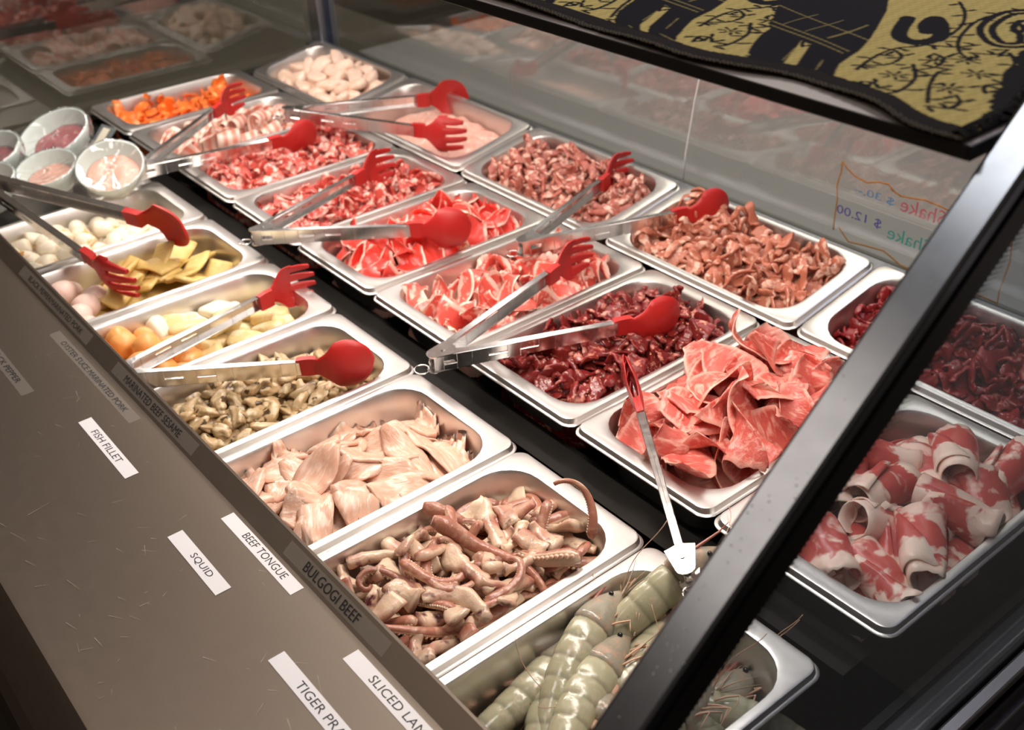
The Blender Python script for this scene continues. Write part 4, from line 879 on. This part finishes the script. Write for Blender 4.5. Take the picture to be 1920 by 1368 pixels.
label('tape_label', 'clear tape label reading BLACK PEPPER at the left of the counter', -.20, -.030, -.3805, .0130, Z0, M_tape, 'BLACK PEPPER', -.145, -.058, .0062)

# marker drawing and prices on the outside of the front glass (seen from behind, so mirrored)
def glassnote():
    y = .5178; root = empty('price_note', (.35, y, .05)); tag(root, 'marker price note drawn on the front glass, seen mirrored', 'price note')
    M_o = mat('marker_orange', (.60,.24,.03), .6); M_p = mat('marker_pink', (.65,.12,.18), .6); M_t = mat('marker_teal', (.05,.42,.36), .6); M_b = mat('marker_blue', (.07,.30,.60), .6); M_v = mat('marker_violet', (.12,.09,.42), .6)
    def stroke(pts, nm, m, r=.0011, par=root):
        pts = np.array([(x-.35, 0, z-.05) for x, z in pts]); P = strip(pts, r*2, .0003, 1.5708, 6) if 0 else None; q = []
        fine = []
        for a, b in zip(pts, pts[1:]):
            for t in np.linspace(0, 1, 5)[:-1]: fine.append(a + (b-a)*t)
        fine.append(pts[-1]); V, F, U = pipe(fine, r, 6); V[:, 1] *= .15; return mk(nm, V, fix(V, F), m, par)
    stroke([(.276,.099),(.284,.092),(.296,.086),(.313,.083),(.330,.089),(.342,.090),(.350,.084)], 'border_stroke', M_o)
    stroke([(.346,.085),(.360,.081),(.375,.083),(.392,.086),(.41,.085),(.43,.082),(.50,.088)], 'border_stroke', M_o)
    stroke([(.276,.099),(.276,.085),(.273,.068),(.2735,.064),(.276,.05),(.2755,.03),(.276,.008)], 'border_stroke', M_o)
    stroke([(.283,.014),(.30,.000),(.32,.003),(.35,.006),(.375,-.004),(.40,-.006),(.43,.0),(.50,-.004)], 'border_stroke', M_o)
    stroke([(.500,.120),(.498,.09),(.503,.05),(.499,.01),(.500,-.01)], 'border_stroke', M_o)
    def txt(s, x, z, w_, h, m):
        V, F = text_mesh(s, w_, h); X = V[:, 0].copy(); V2 = np.stack([-X + x - .35, np.full(len(X), .0), V[:, 1] + z - .05], 1); mk('lettering', V2, F, m, root, None, False)
    txt('$ 12.00', .309, .037, .064, .013, M_v); txt('$ 30.--', .325, .070, .056, .011, M_b); txt('Shake', .391, .072, .058, .018, M_p); txt('Shake', .380, .032, .058, .017, M_t)
glassnote()

# ------------------------------------------------------------------ cloth on the top shelf
def in_poly(px, py, poly):
    c = np.zeros(px.shape, bool); n = len(poly); j = n - 1
    for i in range(n):
        xi, yi = poly[i]; xj, yj = poly[j]
        c ^= ((yi > py) != (yj > py)) & (px < (xj - xi)*(py - yi)/(yj - yi + 1e-12) + xi); j = i
    return c
def near(px, py, pts, r):
    d2 = np.full(px.shape, 1e9)
    for (ax, ay), (bx, by) in zip(pts, pts[1:]):
        vx, vy = bx-ax, by-ay; t = np.clip(((px-ax)*vx + (py-ay)*vy)/(vx*vx+vy*vy+1e-12), 0, 1); d2 = np.minimum(d2, (px-ax-t*vx)**2 + (py-ay-t*vy)**2)
    return d2 < r*r
def spline(pts, k=8):
    pts = np.array(pts, float); P = np.vstack([2*pts[0]-pts[1], pts, 2*pts[-1]-pts[-2]]); out = []
    for i in range(1, len(P)-2):
        for t in np.linspace(0, 1, k, endpoint=False): out.append(.5*((2*P[i]) + (-P[i-1]+P[i+1])*t + (2*P[i-1]-5*P[i]+4*P[i+1]-P[i+2])*t*t + (-P[i-1]+3*P[i]-3*P[i+1]+P[i+2])*t**3))
    out.append(P[-2]); return [tuple(q) for q in out]
def cloth():
    root = empty('table_cloth', (.5, .1, .4075)); tag(root, 'black and gold woven cloth with elephants laid on the top shelf', 'cloth')
    x = np.arange(.27, .737, .00105); y = np.arange(-.063, .30, .00105); gx, gy = np.meshgrid(x, y, indexing='ij')
    def edge(xx): return np.interp(xx, [.27,.35,.3883,.4161,.4636,.5362,.5733,.6021,.6447,.6689,.6953,.7148,.733], [-.047,-.0454,-.0485,-.0476,-.050,-.0555,-.0474,-.0350,-.0398,-.0443,-.0600,-.0595,-.055]) + .0
    e = np.mean([edge(gx + q) for q in np.linspace(-.012, .012, 7)], 0); gold = np.array([.56,.45,.16]); dk = np.array([.003,.003,.009]); bd = np.array([.012,.008,.009])
    s_ = gy - e; c = np.tile(gold, gx.shape + (1,)); 
    black = np.zeros(gx.shape, bool)
    def el(x0, y0, sc=1.0):     # an elephant: legs, body, saddle cloth, trunk and ear, walking to +x
        E2 = [(.5341,.0499),(.5539,.0077),(.5700,-.0120),(.5864,-.0200),(.6009,-.0240),(.5984,-.0149),(.589,-.0047),(.5669,.0413),(.5757,.0389),(.5979,-.0058),(.6128,-.0225),(.6282,-.025),(.6405,-.026),(.6277,-.0097),(.6112,.0215),(.604,.0498),(.5915,.081),(.580,.105),(.565,.135),(.53,.19),(.47,.17),(.49,.12),(.508,.088)]
        E2 = [((a-.57)*sc + x0, (b+.02)*sc + y0 - .02) for a, b in E2]; q = in_poly(gx, gy, E2)
        tr = spline([((a-.57)*sc + x0, (b+.02)*sc + y0 - .02) for a, b in [(.585,.13),(.602,.095),(.618,.088),(.624,.105),(.610,.130),(.598,.142),(.602,.125),(.611,.112)]]); q |= near(gx, gy, tr, .0052)
        li = np.zeros(gx.shape, bool)
        for yy in (.052, .058, .085): li |= near(gx, gy, [((a-.57)*sc + x0, (yy+.02 + (a-.55)*(-.25))*sc + y0 - .02) for a in (.50, .60)], .0007)
        for aa, bb in (((.556,.060),(.556,.10)), ((.575,.058),(.575,.10)), ((.535,.062),(.535,.10)), ((.573,.028),(.583,.003)), ((.60,.02),(.61,-.002)), ((.585,-.012),(.597,-.018)), ((.615,-.013),(.633,-.018))):
            li |= near(gx, gy, [((a-.57)*sc + x0, (b+.02)*sc + y0 - .02) for a, b in (aa, bb)], .0006)
        return q, li
    lines = np.zeros(gx.shape, bool)
    for x0, y0 in ((.57, -.02), (.445, -.015), (.32, -.012)):
        q, li = el(x0, y0); black |= q; lines |= li & q
    # swirls
    tr2 = spline([(.6327,.175),(.6262,.158),(.6345,.122),(.6565,.0975),(.669,.105),(.662,.122),(.650,.135),(.645,.150)]); black |= near(gx, gy, tr2, .006) & ~near(gx, gy, tr2, .0012)
    def flower(cx, cy, r=.0095):
        nonlocal black
        a = np.arctan2(gy-cy, gx-cx); rr = np.hypot(gx-cx, gy-cy); black |= (rr < r*(.55 + .45*np.cos(7*a))) & (rr > r*.30); black |= rr < r*.2
    def leafline(pts, r=.00135, leaf=.0048, step=4):
        nonlocal black
        P = spline(pts); black |= near(gx, gy, P, r)
        for i in range(2, len(P)-2, step):
            (ax, ay), (bx, by) = P[i-1], P[i+1]; l = math.hypot(bx-ax, by-ay) + 1e-9; nx, ny = -(by-ay)/l, (bx-ax)/l; sd = 1 if (i//step) % 2 else -1
            cx, cy = P[i][0] + nx*leaf*sd, P[i][1] + ny*leaf*sd; th = math.atan2(ny*sd, nx*sd) + .5; dx, dy = gx-cx, gy-cy; u_ = dx*math.cos(th) + dy*math.sin(th); v_ = -dx*math.sin(th) + dy*math.cos(th)
            black |= (u_/leaf)**2 + (v_/(leaf*.38))**2 < .75
    for ox in (0, -.125, -.25):
        for fx, fy in ((.6454,.0074),(.6808,.0071),(.6477,.0443),(.6618,.0555),(.6802,.0367)): flower(fx+ox, fy)
        for L_ in ([(.5882,.1659),(.6052,.145),(.6194,.1179),(.6265,.0867),(.6255,.065),(.616,.051),(.616,.0309),(.624,.0005)], [(.6305,.1741),(.6228,.1611),(.6215,.1311),(.6336,.0933),(.6495,.0678),(.6633,.0569)],
                   [(.6434,-.0270),(.6389,-.0166),(.6464,-.0137),(.6532,-.0190)], [(.6417,.0315),(.6572,.01),(.6640,-.0150),(.6606,-.0250)], [(.6856,-.0209),(.6716,.0023),(.6622,.0237),(.6636,.0341)], [(.690,.0),(.697,-.008),(.698,-.02),(.688,-.026)], [(.70,.03),(.69,.05),(.684,.07),(.672,.085)], [(.655,.07),(.668,.078),(.668,.09)],
                   [(.665,.13),(.655,.15),(.64,.19),(.63,.22)], [(.69,.06),(.68,.10),(.66,.14)], [(.618,.005),(.630,.022),(.628,.040),(.618,.048)], [(.640,.055),(.650,.050),(.655,.035),(.648,.022)], [(.70,.012),(.694,.022),(.70,.034)], [(.628,.068),(.642,.075),(.650,.088)], [(.660,.115),(.652,.135),(.640,.150)]):
            leafline([(a+ox, b) for a, b in L_])
    c[black] = dk; c[lines] = gold*.45
    # weave variation of the gold
    vz = sn(np.stack([gx.ravel()*2.2, gy.ravel()*.7, 0*gx.ravel()], 1), 3, 900).reshape(gx.shape); c = c*(1 + .22*vz)[..., None]
    b1 = s_ < .0195; c[b1] = bd*(1 + .5*sn(np.stack([gx[b1], gy[b1], 0*gx[b1]], 1), 5, 2600))[:, None]
    b2 = (s_ < .0065); hat = (np.sin((gx + gy*.9)*2200) > .55); c[b2] = bd*.7; c[b2 & hat] = np.array([.13,.105,.07])
    c[np.abs(s_ - .0195) < .0009] = bd*.4; c[np.abs(s_ - .0070) < .0006] = bd*.3
    rb = gx + gy*.38 > .7100 + .003*sn(np.stack([gx.ravel(), gy.ravel(), 0*gx.ravel()], 1), 9, 600).reshape(gx.shape); c[rb] = np.array([.006,.006,.007])
    keep = (s_ > 0) & (gx < .7285)
    z = .0016 + .0012*(1 + sn(np.stack([gx.ravel(), gy.ravel(), 0*gx.ravel()], 1), 8, 45).reshape(gx.shape)) ; z = z + np.clip(.0195 - s_, 0, 1)*.06*(1 + np.sin(gx*40))
    idx = -np.ones(gx.shape, int); idx[keep] = np.arange(keep.sum()); V = np.stack([gx[keep]-.5, gy[keep]-.1, z[keep]], 1)
    q = np.stack([idx[:-1,:-1], idx[1:,:-1], idx[1:,1:], idx[:-1,1:]], -1).reshape(-1, 4); q = q[(q >= 0).all(1)]
    m = mat('woven_cloth', (.3,.25,.1), .75); at = nd(m, 'ShaderNodeVertexColor', layer_name='weave'); lk(m, at.outputs[0], m.node_tree.nodes['Principled BSDF'].inputs['Base Color'])
    tc = nd(m, 'ShaderNodeTexCoord'); wv = nd(m, 'ShaderNodeTexWave', i_Scale=220.0, i_Distortion=1.5); lk(m, tc.outputs['Object'], wv.inputs[0]); bump(m, wv.outputs['Fac'], .6, .0006)
    m.node_tree.nodes['Principled BSDF'].inputs['Specular IOR Level'].default_value = .08
    o = mk('cloth_panel', V, q, m, root); ca = o.data.color_attributes.new('weave', 'FLOAT_COLOR', 'POINT'); cc = np.concatenate([c[keep], np.ones((keep.sum(), 1))], 1).astype(np.float32); ca.data.foreach_set('color', cc.ravel())
    so = o.modifiers.new('thickness', 'SOLIDIFY'); so.thickness = .0008; so.offset = -1
    # fringe at the near end
    g = G(77); mb = MB()
    for k in range(320):
        yy = g.uniform(-.055, .28); xx = .722 - max(0, yy)*.30; l = g.uniform(.006, .013); a = g.normal()*.5
        p0 = np.array([xx-.503, yy-.1, .0032]); p1 = p0 + np.array([l*math.cos(a), l*math.sin(a), .001]); 
        if p1[0] > .7315 - .5: p1[0] = .7315 - .5
        V_, F_, U_ = pipe([p0, (p0+p1)/2 + (0, 0, .0015), p1], [.0007, .0006, .0003], 4); mb.add(V_, F_)
    tag(mb.build('fringe', mat('fringe_black', (.008,.007,.008), .9), root), kind='stuff')
cloth()

# ------------------------------------------------------------------ covered bowls at the far left
M_bowl = mat('celadon_glaze', (.60,.66,.62), .12); M_film = glass_mat('cling_film', (.98,.99,.99), 1.45, haze=.03, hazecol=(.95,.97,1))
def filmbump(m):
    f = noise(m, 55, 4, rand=True, dist=1.2); b = nd(m, 'ShaderNodeBump', i_Strength=.8, i_Distance=.002); lk(m, f, b.inputs['Height'])
    for n in m.node_tree.nodes:
        if n.bl_idname in ('ShaderNodeBsdfGlossy', 'ShaderNodeFresnel'): lk(m, b.outputs[0], n.inputs['Normal'])
        if n.bl_idname == 'ShaderNodeBsdfGlossy': n.inputs['Roughness'].default_value = .06
filmbump(M_film)
M_bm1 = meat('bowl_meat_dark', (.26,.03,.04), (.42,.09,.09), (.62,.32,.28), .6, 70, (1,1,1), .25); M_bm2 = meat('bowl_mince', (.68,.30,.22), (.76,.42,.32), (.84,.58,.46), .55, 110, (1,1,1), .35, bmp=1)
def bowl(loc, R_, tiltx, tilty, meatm, lab, mlab, seed, h=.045):
    root = empty('bowl', loc); root.rotation_euler = (tiltx, tilty, 0); tag(root, lab, 'bowl', 'covered celadon bowls')
    prof = [(.0, .002), (R_*.42, .002), (R_*.45, .0), (R_*.50, 0), (R_*.52, .006), (R_*.78, h*.45), (R_*.95, h*.8), (R_*1.0, h), (R_*.985, h+.0012), (R_*.96, h), (R_*.90, h*.8), (R_*.73, h*.45), (R_*.45, .0085), (0.0, .007)]
    a = np.linspace(0, 2*math.pi, 41)[:-1]; P = np.array([[(max(r, 1e-5)*math.cos(t), max(r, 1e-5)*math.sin(t), z) for t in a] for r, z in prof]); V, F, U = tube(P); mk('bowl_body', V, fix(V, F), M_bowl, root)
    # cling film: slack over the mouth, gathered outside the rim
    g = G(seed); rr = [0, .2, .4, .6, .8, .93, 1.0, 1.03, 1.02, .97]; zz = [h-.004, h-.004, h-.0035, h-.002, h-.0005, h+.002, h+.0028, h-.003, h-.012, h-.022]; n = 72; a = np.linspace(0, 2*math.pi, n+1)[:-1]; P = []
    for r, z in zip(rr, zz):
        wv = sn(np.stack([np.cos(a)*3, np.sin(a)*3, np.full(n, r*2)], 1), seed, 3.0); pl = .0025*max(0, r-.96)*10*np.sin(a*17 + seed + 2*np.sin(a*5)); P.append([(max(1e-5, R_*r + p_)*math.cos(t), max(1e-5, R_*r + p_)*math.sin(t), z + .0012*w_) for t, w_, p_ in zip(a, wv, pl)])
    V, F, U = tube(np.array(P), caps=False); fl = mk('cling_film', V, F, M_film, root); so = fl.modifiers.new('t', 'SOLIDIFY'); so.thickness = .00015; tag(fl, 'wrinkled clear cling film')
    # contents
    th = np.linspace(0, 1, 12); P = []
    for q in th: r = R_*.80*q; P.append([(max(r,1e-5)*math.cos(t), max(r,1e-5)*math.sin(t), h*.62 - h*.05*q**4 + .004*float(sn(np.array([[r*math.cos(t), r*math.sin(t), 0]]), seed, 170)[0])*(1-q*.5)) for t in a[::2]])
    P.append([(R_*.6*math.cos(t), R_*.6*math.sin(t), h*.35) for t in a[::2]]); V, F, U = tube(np.array(P)); c = mk('bowl_of_minced_meat', V, fix(V, F), meatm); c.name = 'minced_meat'
    c.location = loc; c.rotation_euler = (tiltx, tilty, 0); tag(c, mlab, 'meat', None, 'stuff')
M_tray = M_pan
bowl((-.500, -.098, .010), .047, .22, .42, M_bm2, 'pale celadon bowl of pink mince under film, tilted, nearest the white rolls', 'pink mince in the tilted bowl nearest the white rolls', 1)
bowl((-.655, -.110, .012), .054, .35, .15, M_bm1, 'pale celadon bowl of dark red meat under film, topmost of the bowls', 'dark red meat in the topmost bowl', 2, .05)
bowl((-.660, -.215, .010), .052, .25, .1, M_bm1, 'pale celadon bowl of dark meat under film at the left picture edge', 'dark red meat in the bowl at the left picture edge', 3)
bowl((-.560, -.165, .002), .043, .2, .15, M_bm2, 'pale celadon bowl of pink mince under film in the middle of the bowls', 'pink mince in the middle bowl', 4)
bowl((-.580, -.250, .0), .045, .15, .1, M_bm2, 'pale celadon bowl of pink mince under film partly behind the tong arm', 'pink mince in the bowl behind the tong arm', 5)
V, F = pan_mesh(.31, .165, .03); tr = mk('bowl_tray', V, F, M_tray, None, None, True, 40); tr.matrix_world = Matrix.Translation((-.60, -.185, -.016)) @ Matrix.Rotation(math.radians(90), 4, 'Z'); tag(tr, 'steel tray under the film covered bowls', 'tray')
V, F = pan_mesh(.31, .165, .03); tr = mk('bowl_tray', V, F, M_tray, None, None, True, 40); tr.matrix_world = Matrix.Translation((-.768, -.185, -.016)) @ Matrix.Rotation(math.radians(90), 4, 'Z'); tag(tr, 'steel tray farther left behind the bowls', 'tray')
# plastic card holder
root = empty('card_holder', (-.690, -.062, .0)); root.rotation_euler = (0, 0, .25); tag(root, 'small clear card holder with a beige card behind the bowls', 'card holder')
o = MB().box((-.018, -.001, 0), (.018, .001, .045)).build('clear_sleeve', glass_mat('clear_acrylic', (.93,.95,.93), haze=.08), root); o.rotation_euler = (-.9, 0, 0)
o = MB().box((-.008, -.0022, .004), (.008, -.0012, .040)).build('beige_card', mat('beige_card', (.52,.48,.38), .7), root); o.rotation_euler = (-.9, 0, 0)
